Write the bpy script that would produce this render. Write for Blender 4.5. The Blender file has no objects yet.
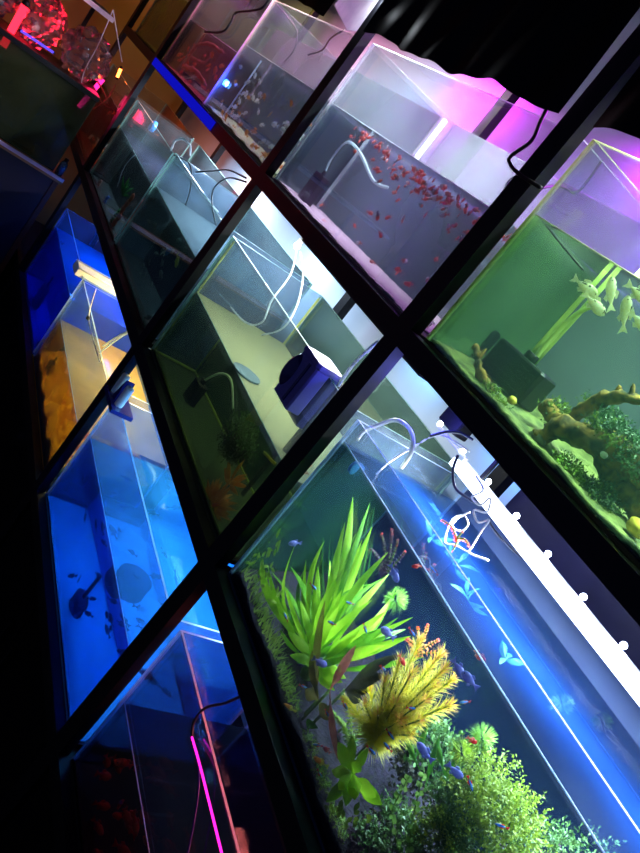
import bpy, bmesh, math, random
from mathutils import Vector, Matrix, Euler
PI = math.pi
S = bpy.context.scene
COL = S.collection
rnd = random.Random(7)

# ------------------------------------------------------------------ camera
F = 778.23
CAM = Vector((2.2261, -0.9025, 1.4092))
RX = Vector((0.32954641, 0.7168049, 0.61440768))
RY = Vector((0.54603075, 0.38585553, -0.74360195))
RZ = Vector((-0.76979158, 0.58052281, -0.26445734))
cd = bpy.data.cameras.new('camera'); co = bpy.data.objects.new('camera', cd); COL.objects.link(co)
m = Matrix((RX, -RY, -RZ)).transposed().to_4x4(); m.translation = CAM
co.matrix_world = m
cd.sensor_width = 36; cd.lens = F / 853 * 36; cd.clip_start = 0.02
S.camera = co
def ray(u, v):
    return (RX * (u - 320) + RY * (v - 426.5) + RZ * F).normalized()
def A(u, v, y):
    "point at depth y seen at a place of the photograph, through air"
    d = ray(u, v); return CAM + d * ((y - CAM.y) / d.y)
YF, YB = 0.03, 0.40          # front and back of every tank
def W(u, v, y):
    "the same, through the water behind the front glass"
    d = ray(u, v); p = CAM + d * ((YF + .007 - CAM.y) / d.y)
    t = Vector((d.x, 0, d.z)) / 1.33
    r = Vector((t.x, math.sqrt(max(0, 1 - t.length_squared)), t.z))
    return p + r * ((y - p.y) / r.y)

# ------------------------------------------------------------------ materials
def srgb(c):
    return tuple(((x / 255) / 12.92 if x / 255 <= .04045 else ((x / 255 + .055) / 1.055) ** 2.4) for x in c) + (1,)
def newmat(name):
    m = bpy.data.materials.new(name); m.use_nodes = True; nt = m.node_tree; nt.nodes.clear()
    o = nt.nodes.new('ShaderNodeOutputMaterial'); return m, nt, o
def paint(name, c, rough=.6, c2=None, scale=20, bump=0, metal=0, spec=.5, trans=0, contrast=1):
    m, nt, o = newmat(name); N = nt.nodes.new; L = nt.links.new
    b = N('ShaderNodeBsdfPrincipled'); b.inputs['Roughness'].default_value = rough
    b.inputs['Metallic'].default_value = metal; b.inputs['Specular IOR Level'].default_value = spec
    tc = N('ShaderNodeTexCoord'); nz = N('ShaderNodeTexNoise'); nz.inputs['Scale'].default_value = scale; nz.inputs['Detail'].default_value = 5
    L(tc.outputs['Object'], nz.inputs['Vector'])
    rp = N('ShaderNodeValToRGB'); rp.color_ramp.elements[0].position = .5 - .18 / contrast; rp.color_ramp.elements[1].position = .5 + .18 / contrast
    rp.color_ramp.elements[0].color = srgb(c); rp.color_ramp.elements[1].color = srgb(c2 or [min(255, x * 1.12) for x in c])
    L(nz.outputs['Fac'], rp.inputs['Fac']); L(rp.outputs['Color'], b.inputs['Base Color'])
    if bump:
        bp = N('ShaderNodeBump'); bp.inputs['Strength'].default_value = bump; bp.inputs['Distance'].default_value = .004
        L(nz.outputs['Fac'], bp.inputs['Height']); L(bp.outputs['Normal'], b.inputs['Normal'])
    if trans:
        t = N('ShaderNodeBsdfTranslucent'); L(rp.outputs['Color'], t.inputs['Color'])
        mx = N('ShaderNodeMixShader'); mx.inputs[0].default_value = trans; L(b.outputs[0], mx.inputs[1]); L(t.outputs[0], mx.inputs[2]); L(mx.outputs[0], o.inputs[0])
    else: L(b.outputs[0], o.inputs[0])
    return m
def clear(name, tint, haze=(200, 210, 220), fac=.05, fac2=None, gloss=.4, scale=6, refract=False, rough=.02):
    """tinted see-through sheet; haze = scattering share (dirt on glass, cloudy water, brightness put into water tops), varies between fac and fac2"""
    m, nt, o = newmat(name); N = nt.nodes.new; L = nt.links.new
    if refract:
        t = N('ShaderNodeBsdfRefraction'); t.inputs['IOR'].default_value = 1.33; t.inputs['Roughness'].default_value = 0
    else: t = N('ShaderNodeBsdfTransparent')
    t.inputs['Color'].default_value = srgb(tint)
    df = N('ShaderNodeBsdfDiffuse'); tl = N('ShaderNodeBsdfTranslucent')
    for x in (df, tl): x.inputs['Color'].default_value = srgb(haze)
    ms = N('ShaderNodeMixShader'); ms.inputs[0].default_value = .5; L(df.outputs[0], ms.inputs[1]); L(tl.outputs[0], ms.inputs[2])
    tc = N('ShaderNodeTexCoord'); nz = N('ShaderNodeTexNoise'); nz.inputs['Scale'].default_value = scale; nz.inputs['Detail'].default_value = 6
    L(tc.outputs['Object'], nz.inputs['Vector'])
    mr = N('ShaderNodeMapRange'); mr.inputs['From Min'].default_value = .35; mr.inputs['From Max'].default_value = .65
    mr.inputs['To Min'].default_value = fac; mr.inputs['To Max'].default_value = fac2 if fac2 is not None else fac * 1.5
    L(nz.outputs['Fac'], mr.inputs['Value'])
    m1 = N('ShaderNodeMixShader'); L(mr.outputs[0], m1.inputs[0]); L(t.outputs[0], m1.inputs[1]); L(ms.outputs[0], m1.inputs[2])
    g = N('ShaderNodeBsdfGlossy'); g.inputs['Roughness'].default_value = rough
    fr = N('ShaderNodeFresnel'); fr.inputs['IOR'].default_value = 1.4
    mu = N('ShaderNodeMath'); mu.operation = 'MULTIPLY'; mu.inputs[1].default_value = gloss; L(fr.outputs[0], mu.inputs[0])
    m2 = N('ShaderNodeMixShader'); L(mu.outputs[0], m2.inputs[0]); L(m1.outputs[0], m2.inputs[1]); L(g.outputs[0], m2.inputs[2])
    L(m2.outputs[0], o.inputs[0]); return m
def glow(name, c, s):
    m, nt, o = newmat(name); e = nt.nodes.new('ShaderNodeEmission'); e.inputs[0].default_value = srgb(c); e.inputs[1].default_value = s
    nt.links.new(e.outputs[0], o.inputs[0]); return m

M = {}
M['black'] = paint('black_painted_steel', (9, 10, 15), .45, (13, 14, 21), 9, spec=.3)
M['blacksheet'] = paint('black_plastic_sheet', (6, 7, 9), .5, (9, 10, 13), 4, .1, spec=.15)
M['blackplastic'] = paint('black_plastic', (10, 11, 13), .5, spec=.35)
M['sponge'] = paint('black_sponge', (16, 18, 18), .95, (28, 30, 28), 260, .8)
M['board'] = paint('dark_shelf_board', (24, 26, 32), .8)
M['wall'] = paint('pale_painted_wall', (186, 200, 214), .8, (200, 212, 224), 3)
M['endwall'] = paint('lamplit_ochre_wall', (176, 130, 70), .85, (190, 142, 80), 4)  # warm lamplight on the end wall put into its colour
M['floor'] = paint('dark_floor', (40, 38, 40), .6)
M['ceil'] = paint('black_ceiling', (14, 14, 16), .9)
M['edge'] = paint('polished_glass_edge', (150, 200, 180), .25, (190, 228, 212), 30, trans=.35)
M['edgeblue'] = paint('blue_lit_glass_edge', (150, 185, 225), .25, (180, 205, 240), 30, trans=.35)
M['edgewhite'] = paint('white_glass_edge', (225, 228, 235), .25, (240, 242, 246), 30, trans=.35)
M['edgegreen'] = paint('algae_green_glass_edge', (170, 190, 110), .3, (200, 214, 140), 30, trans=.35)
M['seam'] = paint('silicone_seam', (150, 165, 70), .5, (175, 185, 95), 30, trans=.2)
M['hose'] = paint('milky_air_hose', (205, 215, 215), .3, trans=.4)
M['cable'] = paint('black_cable', (12, 12, 14), .5)
M['whitecable'] = paint('white_cable', (225, 225, 235), .5)
M['led'] = glow('led_beads', (225, 235, 255), 20)
M['ledbar'] = glow('led_diffuser', (205, 222, 255), 3)
M['bulb'] = glow('white_lamp', (240, 246, 255), 25)
M['bluebulb'] = glow('blue_lamp', (90, 150, 255), 22)
M['whiteplastic'] = paint('white_plastic', (225, 225, 230), .4, trans=.2)

# ------------------------------------------------------------------ mesh tools
class MB:
    def __init__(s): s.v = []; s.f = []; s.m = []; s.sm = []
    def add(s, vs, fs, mi=0, smooth=False):
        b = len(s.v); s.v += [tuple(v) for v in vs]
        for i, f in enumerate(fs):
            s.f.append([b + k for k in f]); s.m.append(mi[i] if isinstance(mi, (list, tuple)) else mi); s.sm.append(smooth)
    def box(s, a, b, mi=0):
        x0, y0, z0 = a; x1, y1, z1 = b
        vs = [(x0,y0,z0),(x1,y0,z0),(x1,y1,z0),(x0,y1,z0),(x0,y0,z1),(x1,y0,z1),(x1,y1,z1),(x0,y1,z1)]
        # bottom, top, front(-y), right(+x), back(+y), left(-x)
        s.add(vs, [(0,3,2,1),(4,5,6,7),(0,1,5,4),(1,2,6,5),(2,3,7,6),(3,0,4,7)], mi)
    def obox(s, c, h, mat, mi=0):
        c = Vector(c); vs = []
        for dz in (-1, 1):
            for dx, dy in ((-1,-1),(1,-1),(1,1),(-1,1)):
                vs.append(c + mat @ Vector((dx*h[0], dy*h[1], dz*h[2])))
        s.add(vs, [(0,3,2,1),(4,5,6,7),(0,1,5,4),(1,2,6,5),(2,3,7,6),(3,0,4,7)], mi)
    def tube(s, pts, r, n=8, mi=0, cap=True):
        pts = [Vector(p) for p in pts]; rings = []; up = Vector((.1, .3, 1)).normalized()
        for i, p in enumerate(pts):
            d = (pts[min(i+1, len(pts)-1)] - pts[max(i-1, 0)]).normalized()
            a = d.cross(up)
            if a.length < .05: a = d.cross(Vector((1, 0, 0)))
            a.normalize(); b = d.cross(a); up = -b if i == 0 and False else up
            rr = r[i] if isinstance(r, (list, tuple)) else r
            rings.append([p + (a*math.cos(2*PI*k/n) + b*math.sin(2*PI*k/n))*rr for k in range(n)])
        vs = [q for R in rings for q in R]; fs = []
        for i in range(len(pts)-1):
            for k in range(n):
                fs.append((i*n+k, i*n+(k+1) % n, (i+1)*n+(k+1) % n, (i+1)*n+k))
        if cap: fs.append(tuple(range(n))[::-1]); fs.append(tuple((len(pts)-1)*n+k for k in range(n)))
        s.add(vs, fs, mi, True)
    def cyl(s, c, r, h, n=20, axis='z', mi=0, prof=None):
        prof = prof or [(0,0),(r*.94,0),(r,h*.06),(r,h*.94),(r*.94,h),(0,h)]
        c = Vector(c); vs = []
        for (rr, hh) in prof:
            for k in range(n):
                a = 2*PI*k/n; q = (rr*math.cos(a), rr*math.sin(a), hh)
                if axis == 'y': q = (q[0], q[2], q[1])
                if axis == 'x': q = (q[2], q[0], q[1])
                vs.append(c + Vector(q))
        fs = []
        for i in range(len(prof)-1):
            for k in range(n): fs.append((i*n+k, i*n+(k+1) % n, (i+1)*n+(k+1) % n, (i+1)*n+k))
        s.add(vs, fs, mi, True)
    def blob(s, c, r, mi=0, nu=12, nv=8, jit=0, rg=rnd):
        c = Vector(c); vs = []; r = r if isinstance(r, (tuple, list)) else (r, r, r)
        for j in range(nv+1):
            th = PI*j/nv
            for i in range(nu):
                ph = 2*PI*i/nu; q = 1 + (rg.uniform(-jit, jit) if 0 < j < nv else 0)
                vs.append(c + Vector((math.sin(th)*math.cos(ph)*r[0], math.sin(th)*math.sin(ph)*r[1], math.cos(th)*r[2]))*q)
        fs = [(j*nu+i, (j+1)*nu+i, (j+1)*nu+(i+1) % nu, j*nu+(i+1) % nu) for j in range(nv) for i in range(nu)]
        s.add(vs, fs, mi, True)
    def leaf(s, base, d, length, width, droop=.3, mi=0, n=6, side=None, wave=0, prof=None):
        base = Vector(base); d = Vector(d).normalized()
        side = (side or d.cross(Vector((0, 0, 1))))
        if side.length < .05: side = Vector((1, 0, 0))
        side = side.normalized(); vs = []
        p = base.copy(); step = length / n
        for i in range(n+1):
            t = i / n
            w = width * .5 * ((prof(t)) if prof else (math.sin(PI * min(1, t*.94+.03)) ** .8))
            nrm = side.cross(d)
            k = nrm * (w*.35)
            off = nrm * math.sin(t*9) * wave
            vs += [p - side*w + k + off, p + Vector((0, 0, 0)), p + side*w + k - off]
            d = (d + Vector((0, 0, -1))*droop/n).normalized(); p = p + d*step
        fs = []
        for i in range(n):
            a = i*3; fs += [(a, a+1, a+4, a+3), (a+1, a+2, a+5, a+4)]
        s.add(vs, fs, mi, True)
    def build(s, name, mats, parent=None, origin=None):
        me = bpy.data.meshes.new(name)
        o3 = Vector(origin) if origin is not None else None
        me.from_pydata([tuple(Vector(v) - o3) for v in s.v] if o3 is not None else s.v, [], s.f)
        if not isinstance(mats, (list, tuple)): mats = [mats]
        for x in mats: me.materials.append(M[x] if isinstance(x, str) else x)
        for i, p in enumerate(me.polygons):
            p.material_index = s.m[i]; p.use_smooth = s.sm[i]
        me.update()
        o = bpy.data.objects.new(name, me); COL.objects.link(o)
        if parent is not None: o.parent = parent
        if o3 is not None:
            o.location = o3 - (parent.location if parent is not None else Vector())
        elif parent is not None: o.location = -parent.location if parent.parent is None else Vector()
        return o
def tag(o, label=None, cat=None, group=None, kind=None):
    if label: o['label'] = label
    if cat: o['category'] = cat
    if group: o['group'] = group
    if kind: o['kind'] = kind
    return o
def empty(name, loc, label, cat, group=None):
    o = bpy.data.objects.new(name, None); COL.objects.link(o); o.location = loc; o.empty_display_size = .05
    return tag(o, label, cat, group)
def bez(pts, n=10):
    "smooth curve through the points"
    P = [Vector(p) for p in pts]; out = []
    for i in range(len(P)-1):
        p0 = P[max(i-1, 0)]; p1 = P[i]; p2 = P[i+1]; p3 = P[min(i+2, len(P)-1)]
        for k in range(n):
            t = k/n
            out.append(.5*((2*p1) + (p2-p0)*t + (2*p0-5*p1+4*p2-p3)*t*t + (3*p1-p0-3*p2+p3)*t**3))
    return out + [P[-1]]
def area(name, loc, size, sy, power, color, rot=(0, 0, 0), parent=None, spread=None):
    l = bpy.data.lights.new(name, 'AREA'); l.shape = 'RECTANGLE'; l.size = size; l.size_y = sy; l.energy = power
    l.color = srgb(color)[:3]
    if spread: l.spread = spread
    o = bpy.data.objects.new(name, l); COL.objects.link(o); o.location = loc; o.rotation_euler = rot
    if parent: o.parent = parent; o.location = Vector(loc) - parent.location
    return o
def point(name, loc, power, color, r=.02, parent=None):
    l = bpy.data.lights.new(name, 'POINT'); l.energy = power; l.color = srgb(color)[:3]; l.shadow_soft_size = r
    o = bpy.data.objects.new(name, l); COL.objects.link(o); o.location = loc
    if parent: o.parent = parent; o.location = Vector(loc) - parent.location
    return o

# ------------------------------------------------------------------ room
FZ = -.72
def struct(name, a, b, mat):
    mb = MB(); mb.box(a, b); o = mb.build(name, mat); o['kind'] = 'structure'; return o
struct('floor', (-3.6, -2.6, FZ-.1), (3.8, .9, FZ), 'floor')
struct('wall_back', (-3.6, .62, FZ), (3.8, .72, 2.75), 'wall')
struct('wall_left', (-3.3, -2.6, FZ), (-3.2, .62, 2.75), 'endwall')
struct('ceiling', (-3.6, -2.6, 2.75), (3.8, .9, 2.85), 'ceil')

# ------------------------------------------------------------------ rack
PW, PD, SH = .055, .026, .041
ZS = [0.0, .6235, 1.262]
posts = [-2.83, -1.855, 0.0, 1.0, 2.07]
rack = empty('steel_rack', (0, 0, FZ), 'black steel rack of three tiers holding all the glass aquariums', 'rack')
def part(mb, name, mat, parent=rack): return mb.build(name, mat, parent)
for x in posts:
    b = MB(); b.box((x, 0, FZ), (x+PW, PD, 2.42)); part(b, 'front_post', 'black')
    b = MB(); b.box((x-.0, .50, FZ), (x+PW*.8, .53, 2.42)); part(b, 'rear_post', 'black')
for z in ZS:
    for i in range(len(posts)-1):
        a, c = posts[i]+PW, posts[i+1]
        b = MB(); b.box((a, 0, z-SH), (c, PD, z)); part(b, 'front_beam', 'black')
        b = MB(); b.box((a, .50, z-SH), (c, .53, z)); part(b, 'rear_beam', 'black')
        b = MB(); b.box((a, PD, z-.018), (c, .499, z-.001)); part(b, 'shelf_board', 'board')
        b = MB(); b.box((a, .5305, z-.03), (c, .6195, z-.001)); part(b, 'light_stop', 'board')  # added strip; stops upper-tier lamplight leaking down the wall gap
    for x in posts:
        b = MB(); b.box((x+.008, PD, z-SH), (x+.045, .50, z-.019)); part(b, 'side_beam', 'black')
# closed dark cupboards under the lowest shelf
for i in range(len(posts)-1):
    a, c = posts[i]+PW+.002, posts[i+1]-.002
    t = empty('base_cabinet', ((a+c)/2, .25, FZ), 'black floor cupboard under ' + ['the empty end bay', 'the two far blue and yellow tanks', 'the bright blue tank', 'the dark red-fish tank'][i], 'cabinet')
    b = MB(); b.box((a, .03, FZ), (c, .48, -SH-.003)); b.build('carcass', 'board', t)
    mid = (a+c)/2
    for (p, q) in ((a+.004, mid-.002), (mid+.002, c-.004)):
        b = MB(); b.box((p, .012, FZ+.05), (q, .029, -SH-.008)); d = b.build('door', 'blacksheet', t)
        hb = MB(); hx = q-.05 if p < mid-.01 else p+.05
        hb.box((hx-.006, -.004, -.30), (hx+.006, .011, -.18)); h = hb.build('handle', 'blackplastic'); h.parent = d; h.location = (0, 0, 0)

# ------------------------------------------------------------------ tanks
def film(name, c, c2=None, scale=5, **k): return paint(name, c, .75, c2, scale, **k)
T = {}
def tank(key, x0, x1, z0, z1, wl, label, glass, top, front, sides, backf=None, leftf=None, edge='edge', base='board', backtop=None, seams=None, sandh=0, side_mat=None, back_mat=None):
    t = empty('aquarium', ((x0+x1)/2, (YF+YB)/2, z0), label, 'aquarium')
    g = .006; T[key] = dict(x0=x0, x1=x1, z0=z0, z1=z1, wl=wl, obj=t)
    pane = [glass, M[edge] if isinstance(edge, str) else edge]
    e6 = lambda big: [0 if k in big else 1 for k in range(6)]
    b = MB(); b.box((x0, YF, z0+g), (x1, YF+g, z1), e6((2, 4))); b.build('front_pane', pane, t)
    bp = [back_mat, pane[1]] if back_mat else pane
    b = MB(); b.box((x0, YB-g, z0+g), (x1, YB, z1), e6((2, 4))); b.build('back_pane', bp, t)
    sp = [side_mat, pane[1]] if side_mat else pane
    for (p, q) in ((x0, x0+g), (x1-g, x1)):
        b = MB(); b.box((p, YF+g, z0+g), (q, YB-g, z1), e6((3, 5))); b.build('side_pane', sp, t)
    b = MB(); b.box((x0, YF, z0), (x1, YB, z0+g)); b.build('base_pane', base, t)
    if seams:
        b = MB(); r = .004
        for xx in (x0+g+r, x1-g-r):
            for yy in (YF+g+r, YB-g-r): b.tube([(xx, yy, z0+g), (xx, yy, z1-.01)], r, 6)
            b.tube([(xx, YF+g, z0+g+r), (xx, YB-g, z0+g+r)], r, 6)
        for yy in (YF+g+r, YB-g-r): b.tube([(x0+g, yy, z0+g+r), (x1-g, yy, z0+g+r)], r, 6)
        b.build('silicone_seam', seams, t)
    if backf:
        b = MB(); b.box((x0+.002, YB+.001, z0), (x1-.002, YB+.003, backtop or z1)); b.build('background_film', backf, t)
    if leftf:
        b = MB(); b.box((x0-.003, YF+.004, z0), (x0-.001, YB-.004, leftf[1])); b.build('side_film', leftf[0], t)
    e = .0008
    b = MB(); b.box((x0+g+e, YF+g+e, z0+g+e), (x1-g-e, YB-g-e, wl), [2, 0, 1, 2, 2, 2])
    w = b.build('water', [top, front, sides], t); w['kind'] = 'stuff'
    # clear rim line where the water meets the front glass
    b = MB(); b.tube([(x0+g, YF+g+.0015, wl), (x1-g, YF+g+.0015, wl)], .0013, 5); b.build('waterline', edge, t)
    return t
G = clear('aquarium_glass', (238, 246, 244), (200, 215, 220), .015, .05)
Gdirty = clear('scuffed_glass', (215, 228, 232), (160, 178, 200), .10, .28, scale=9)
Gblue = clear('blue_tank_glass', (225, 238, 255), (120, 170, 255), .03, .09)
Gfrost = clear('frosted_glass', (225, 228, 232), (215, 215, 225), .22, .36, scale=2.5)
Gvioletlit = clear('violet_lit_hazy_glass', (235, 232, 240), (205, 195, 225), .22, .40, scale=3)  # violet lamplight put into the pane haze
SIDE = clear('clear_water_side', (236, 244, 244), (120, 140, 140), .01, .03, gloss=0)

def wfront(n, tint, haze, f1, f2=None, scale=3): return clear(n, tint, haze, f1, f2, gloss=.25, scale=scale, refract=True)
def wtop(n, tint, haze, f1, f2=None, gloss=1.0, scale=3): return clear(n, tint, haze, f1, f2, gloss=gloss, scale=scale)  # bright haze stands in for lit interior and reflections on the surface

# upper tier; back films to the waterline put the underwater darkness into colour
tank('U1', -1.80, -.895, ZS[2], 1.715, 1.49, 'upper-tier aquarium with red fish and driftwood, far left', G,
     wtop('U1top', (200, 190, 210), (150, 120, 150), .2), wfront('U1front', (235, 205, 220), (170, 80, 120), .03, .10), SIDE,
     film('U1back', (70, 30, 50), (110, 44, 70), 8), None, paint('pink_edge', (235, 180, 205), .3, trans=.3), film('U1base', (190, 90, 110)), 1.49, back_mat=Gfrost)
tank('U2', -.875, -.03, ZS[2], 1.715, 1.53, 'upper-tier aquarium full of small white and orange fish', G,
     wtop('U2top', (200, 205, 210), (150, 150, 160), .2), wfront('U2front', (225, 235, 240), (110, 130, 145), .02, .07), SIDE,
     film('U2back', (44, 56, 66), (66, 80, 90)), None, paint('cream_edge', (225, 220, 200), .3, trans=.3), film('U2base', (170, 165, 120), (200, 190, 150), 40), 1.53, back_mat=Gfrost)
tank('U3', .063, 1.02, ZS[2], 1.715, 1.527, 'upper-tier aquarium with a shoal of small red fish and white glare above', G,
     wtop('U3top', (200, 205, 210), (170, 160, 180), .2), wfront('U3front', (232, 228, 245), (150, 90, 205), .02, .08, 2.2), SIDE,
     film('U3back', (14, 24, 46), (122, 62, 176), 2.2, contrast=1.6), (film('U3side', (40, 52, 90), (70, 80, 60), 5), 1.52), 'edgewhite', film('U3base', (190, 140, 150), (160, 120, 130), 20), 1.52, back_mat=Gfrost)  # magenta lamplight put into the film and front haze colours
tank('U4', 1.068, 2.02, ZS[2], 1.715, 1.56, 'upper-tier aquarium with green water, driftwood and pale fish', G,
     wtop('U4top', (200, 225, 210), (150, 190, 150), .2), wfront('U4front', (222, 240, 225), (120, 185, 150), .04, .14, 2), SIDE,
     film('U4back', (40, 112, 104), (90, 176, 156), 3), (film('U4side', (140, 180, 100), (215, 236, 176), 3), 1.56), 'edgegreen', film('U4base', (120, 124, 60), (150, 152, 84), 12), 1.56, back_mat=Gvioletlit)
# middle tier
tank('M1', -1.79, -.865, ZS[1], 1.05, .897, 'middle-tier aquarium with coloured ornaments, far left', G,
     wtop('M1top', (185, 190, 210), (110, 115, 150), .35, .5), wfront('M1front', (215, 225, 220), (50, 58, 60), .03, .08), SIDE,
     film('M1back', (26, 30, 34)), None, 'edge', film('M1base', (60, 60, 50)))
tank('M2', -.835, -.035, ZS[1], 1.06, .914, 'middle-tier aquarium of dark water with dangling cables, second from left', G,
     wtop('M2top', (190, 205, 215), (185, 208, 222), .6, .8), wfront('M2front', (170, 185, 175), (40, 50, 48), .04, .1), SIDE,
     film('M2back', (50, 58, 66), (80, 90, 98)), None, 'edge', film('M2base', (40, 44, 40)), side_mat=Gdirty)
tank('M3', .063, 1.02, ZS[1], 1.062, .862, 'middle-tier aquarium of murky green water with a violet-lit device on its rim', G,
     wtop('M3top', (190, 195, 160), (205, 208, 150), .78, .9, .25), wfront('M3front', (225, 238, 215), (80, 104, 78), .05, .13), SIDE,
     film('M3back', (46, 74, 66), (62, 92, 78)), None, 'edge', film('M3base', (60, 70, 48)), side_mat=Gdirty, seams='seam')
tank('M4', 1.068, 2.03, ZS[1], 1.062, 1.010, 'large planted aquarium with bright plants under an LED bar', clear('planted_tank_glass', (240, 246, 250), (120, 150, 210), .01, .03),
     wtop('M4top', (190, 210, 235), (30, 80, 190), .04, .12, .8), wfront('M4front', (232, 242, 238), (30, 60, 90), .01, .03), SIDE,
     film('M4back', (8, 26, 64), (10, 34, 84), 3), (film('M4side', (84, 150, 60), (30, 84, 66), 3.5), 1.0), 'edgeblue', film('M4base', (20, 60, 90)))
# lowest tier
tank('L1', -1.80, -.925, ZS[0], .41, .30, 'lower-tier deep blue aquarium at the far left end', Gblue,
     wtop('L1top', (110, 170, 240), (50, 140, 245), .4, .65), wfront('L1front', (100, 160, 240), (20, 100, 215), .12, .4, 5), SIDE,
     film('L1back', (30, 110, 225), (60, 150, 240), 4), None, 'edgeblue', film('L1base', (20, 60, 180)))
tank('L2', -.90, -.05, ZS[0], .405, .212, 'lower-tier aquarium glowing yellow with a floating white box', Gblue,
     wtop('L2top', (200, 200, 190), (200, 175, 120), .45, .75, scale=5), wfront('L2front', (245, 215, 120), (240, 180, 40), .2, .5, 7), SIDE,
     film('L2back', (60, 120, 190), (190, 170, 120), 4, contrast=2), None, 'edgeblue', film('L2base', (190, 160, 60), (150, 100, 30), 10))
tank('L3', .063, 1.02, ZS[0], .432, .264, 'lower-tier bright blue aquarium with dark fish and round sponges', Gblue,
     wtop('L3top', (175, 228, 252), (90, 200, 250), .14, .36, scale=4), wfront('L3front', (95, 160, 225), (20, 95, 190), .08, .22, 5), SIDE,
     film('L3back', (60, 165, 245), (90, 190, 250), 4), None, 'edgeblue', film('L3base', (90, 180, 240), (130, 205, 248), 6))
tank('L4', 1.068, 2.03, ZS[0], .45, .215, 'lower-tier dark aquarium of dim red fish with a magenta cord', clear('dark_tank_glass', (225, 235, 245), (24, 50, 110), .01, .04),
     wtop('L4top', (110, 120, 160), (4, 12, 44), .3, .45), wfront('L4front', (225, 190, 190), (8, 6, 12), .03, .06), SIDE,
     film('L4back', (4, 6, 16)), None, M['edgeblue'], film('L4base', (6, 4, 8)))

M['shadeboard'] = paint('wall_shade_board', (26, 28, 74), .6, (36, 36, 92), 6)  # added dark board; stands in for the dim wall behind the planted tank
b = MB(); b.box((1.062, .545, .625), (2.05, .552, 1.218)); tag(b.build('shade_board', 'shadeboard', origin=(1.6, .55, .66)), 'dark board added for the dim wall behind the planted tank', 'board')
# ------------------------------------------------------------------ lamps
def led_fixture(name, label, x0, x1, y, z, power, color, sp=None, w=.05):
    t = empty(name, ((x0+x1)/2, y, z), label, 'lamp')
    b = MB(); b.box((x0, y-w/2, z-.012), (x1, y+w/2, z)); b.build('housing', 'blackplastic', t)
    area('lamp_light', ((x0+x1)/2, y, z-.0135), x1-x0-.01, w-.01, power, color, parent=t, spread=sp)
    return t
LAMPS = [
 ('U1', -1.70, -.95, .22, 1.98, 6.0, (255, 150, 185), 'lamp hidden above the red-fish aquarium, upper tier'),
 ('U2', -.80, -.45, .22, 1.98, 4.6, (250, 240, 255), 'lamp hidden above the white-fish aquarium, upper tier'),
 ('U2b', -.42, -.08, .50, 1.98, 2.8, (235, 30, 235), 'magenta lamp above the white-fish aquarium, upper tier'),
 ('U3', .10, .50, .20, 1.98, 6.5, (240, 250, 255), 'white lamp above the red shoal aquarium, upper tier', 1.7),
 ('U3b', .62, .98, .50, 1.98, 4.6, (205, 25, 235), 'magenta lamp above the red shoal aquarium, upper tier'),
 ('U4', 1.10, 1.95, .17, 1.98, 9, (235, 240, 228), 'pale lamp above the green aquarium, upper tier', 1.5),
 ('U4b', 1.10, 1.95, .50, 1.98, 4.5, (150, 90, 255), 'violet lamp behind the green aquarium, upper tier', 1.6),
]
for k, x0, x1, y, z, p, c, lab, *sp in LAMPS: led_fixture('strip_lamp', lab, x0, x1, y, z, p, c, sp[0] if sp else None)
ULAMPS = [
 ('M1', -1.6, -1.1, .30, 1.19, 6, (205, 220, 250), 'strip lamp under the top shelf above the ornament aquarium'),
 ('M2', -.75, -.15, .30, 1.19, 3.6, (205, 228, 255), 'strip lamp under the top shelf above the cable aquarium'),
 ('M3', .15, .95, .20, 1.19, 2.6, (235, 242, 240), 'strip lamp under the top shelf above the murky green aquarium'),
 ('L1', -1.7, -1.0, .25, .56, 2.4, (50, 130, 255), 'blue strip lamp under the middle shelf, far left'),
 ('L2', -.82, -.15, .25, .56, 4.6, (255, 225, 130), 'warm strip lamp under the middle shelf above the yellow aquarium'),
 ('L3', .12, .98, .25, .56, 3.6, (120, 205, 255), 'blue strip lamp under the middle shelf above the bright blue aquarium'),
 ('L4', 1.1, 1.9, .20, .56, 2.6, (255, 110, 100), 'dim red strip lamp added under the middle shelf to light the dark aquarium'),  # added lamp; brings out the red fish
]
for k, x0, x1, y, z, p, c, lab in ULAMPS: led_fixture('strip_lamp', lab, x0, x1, y, z, p, c)


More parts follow.
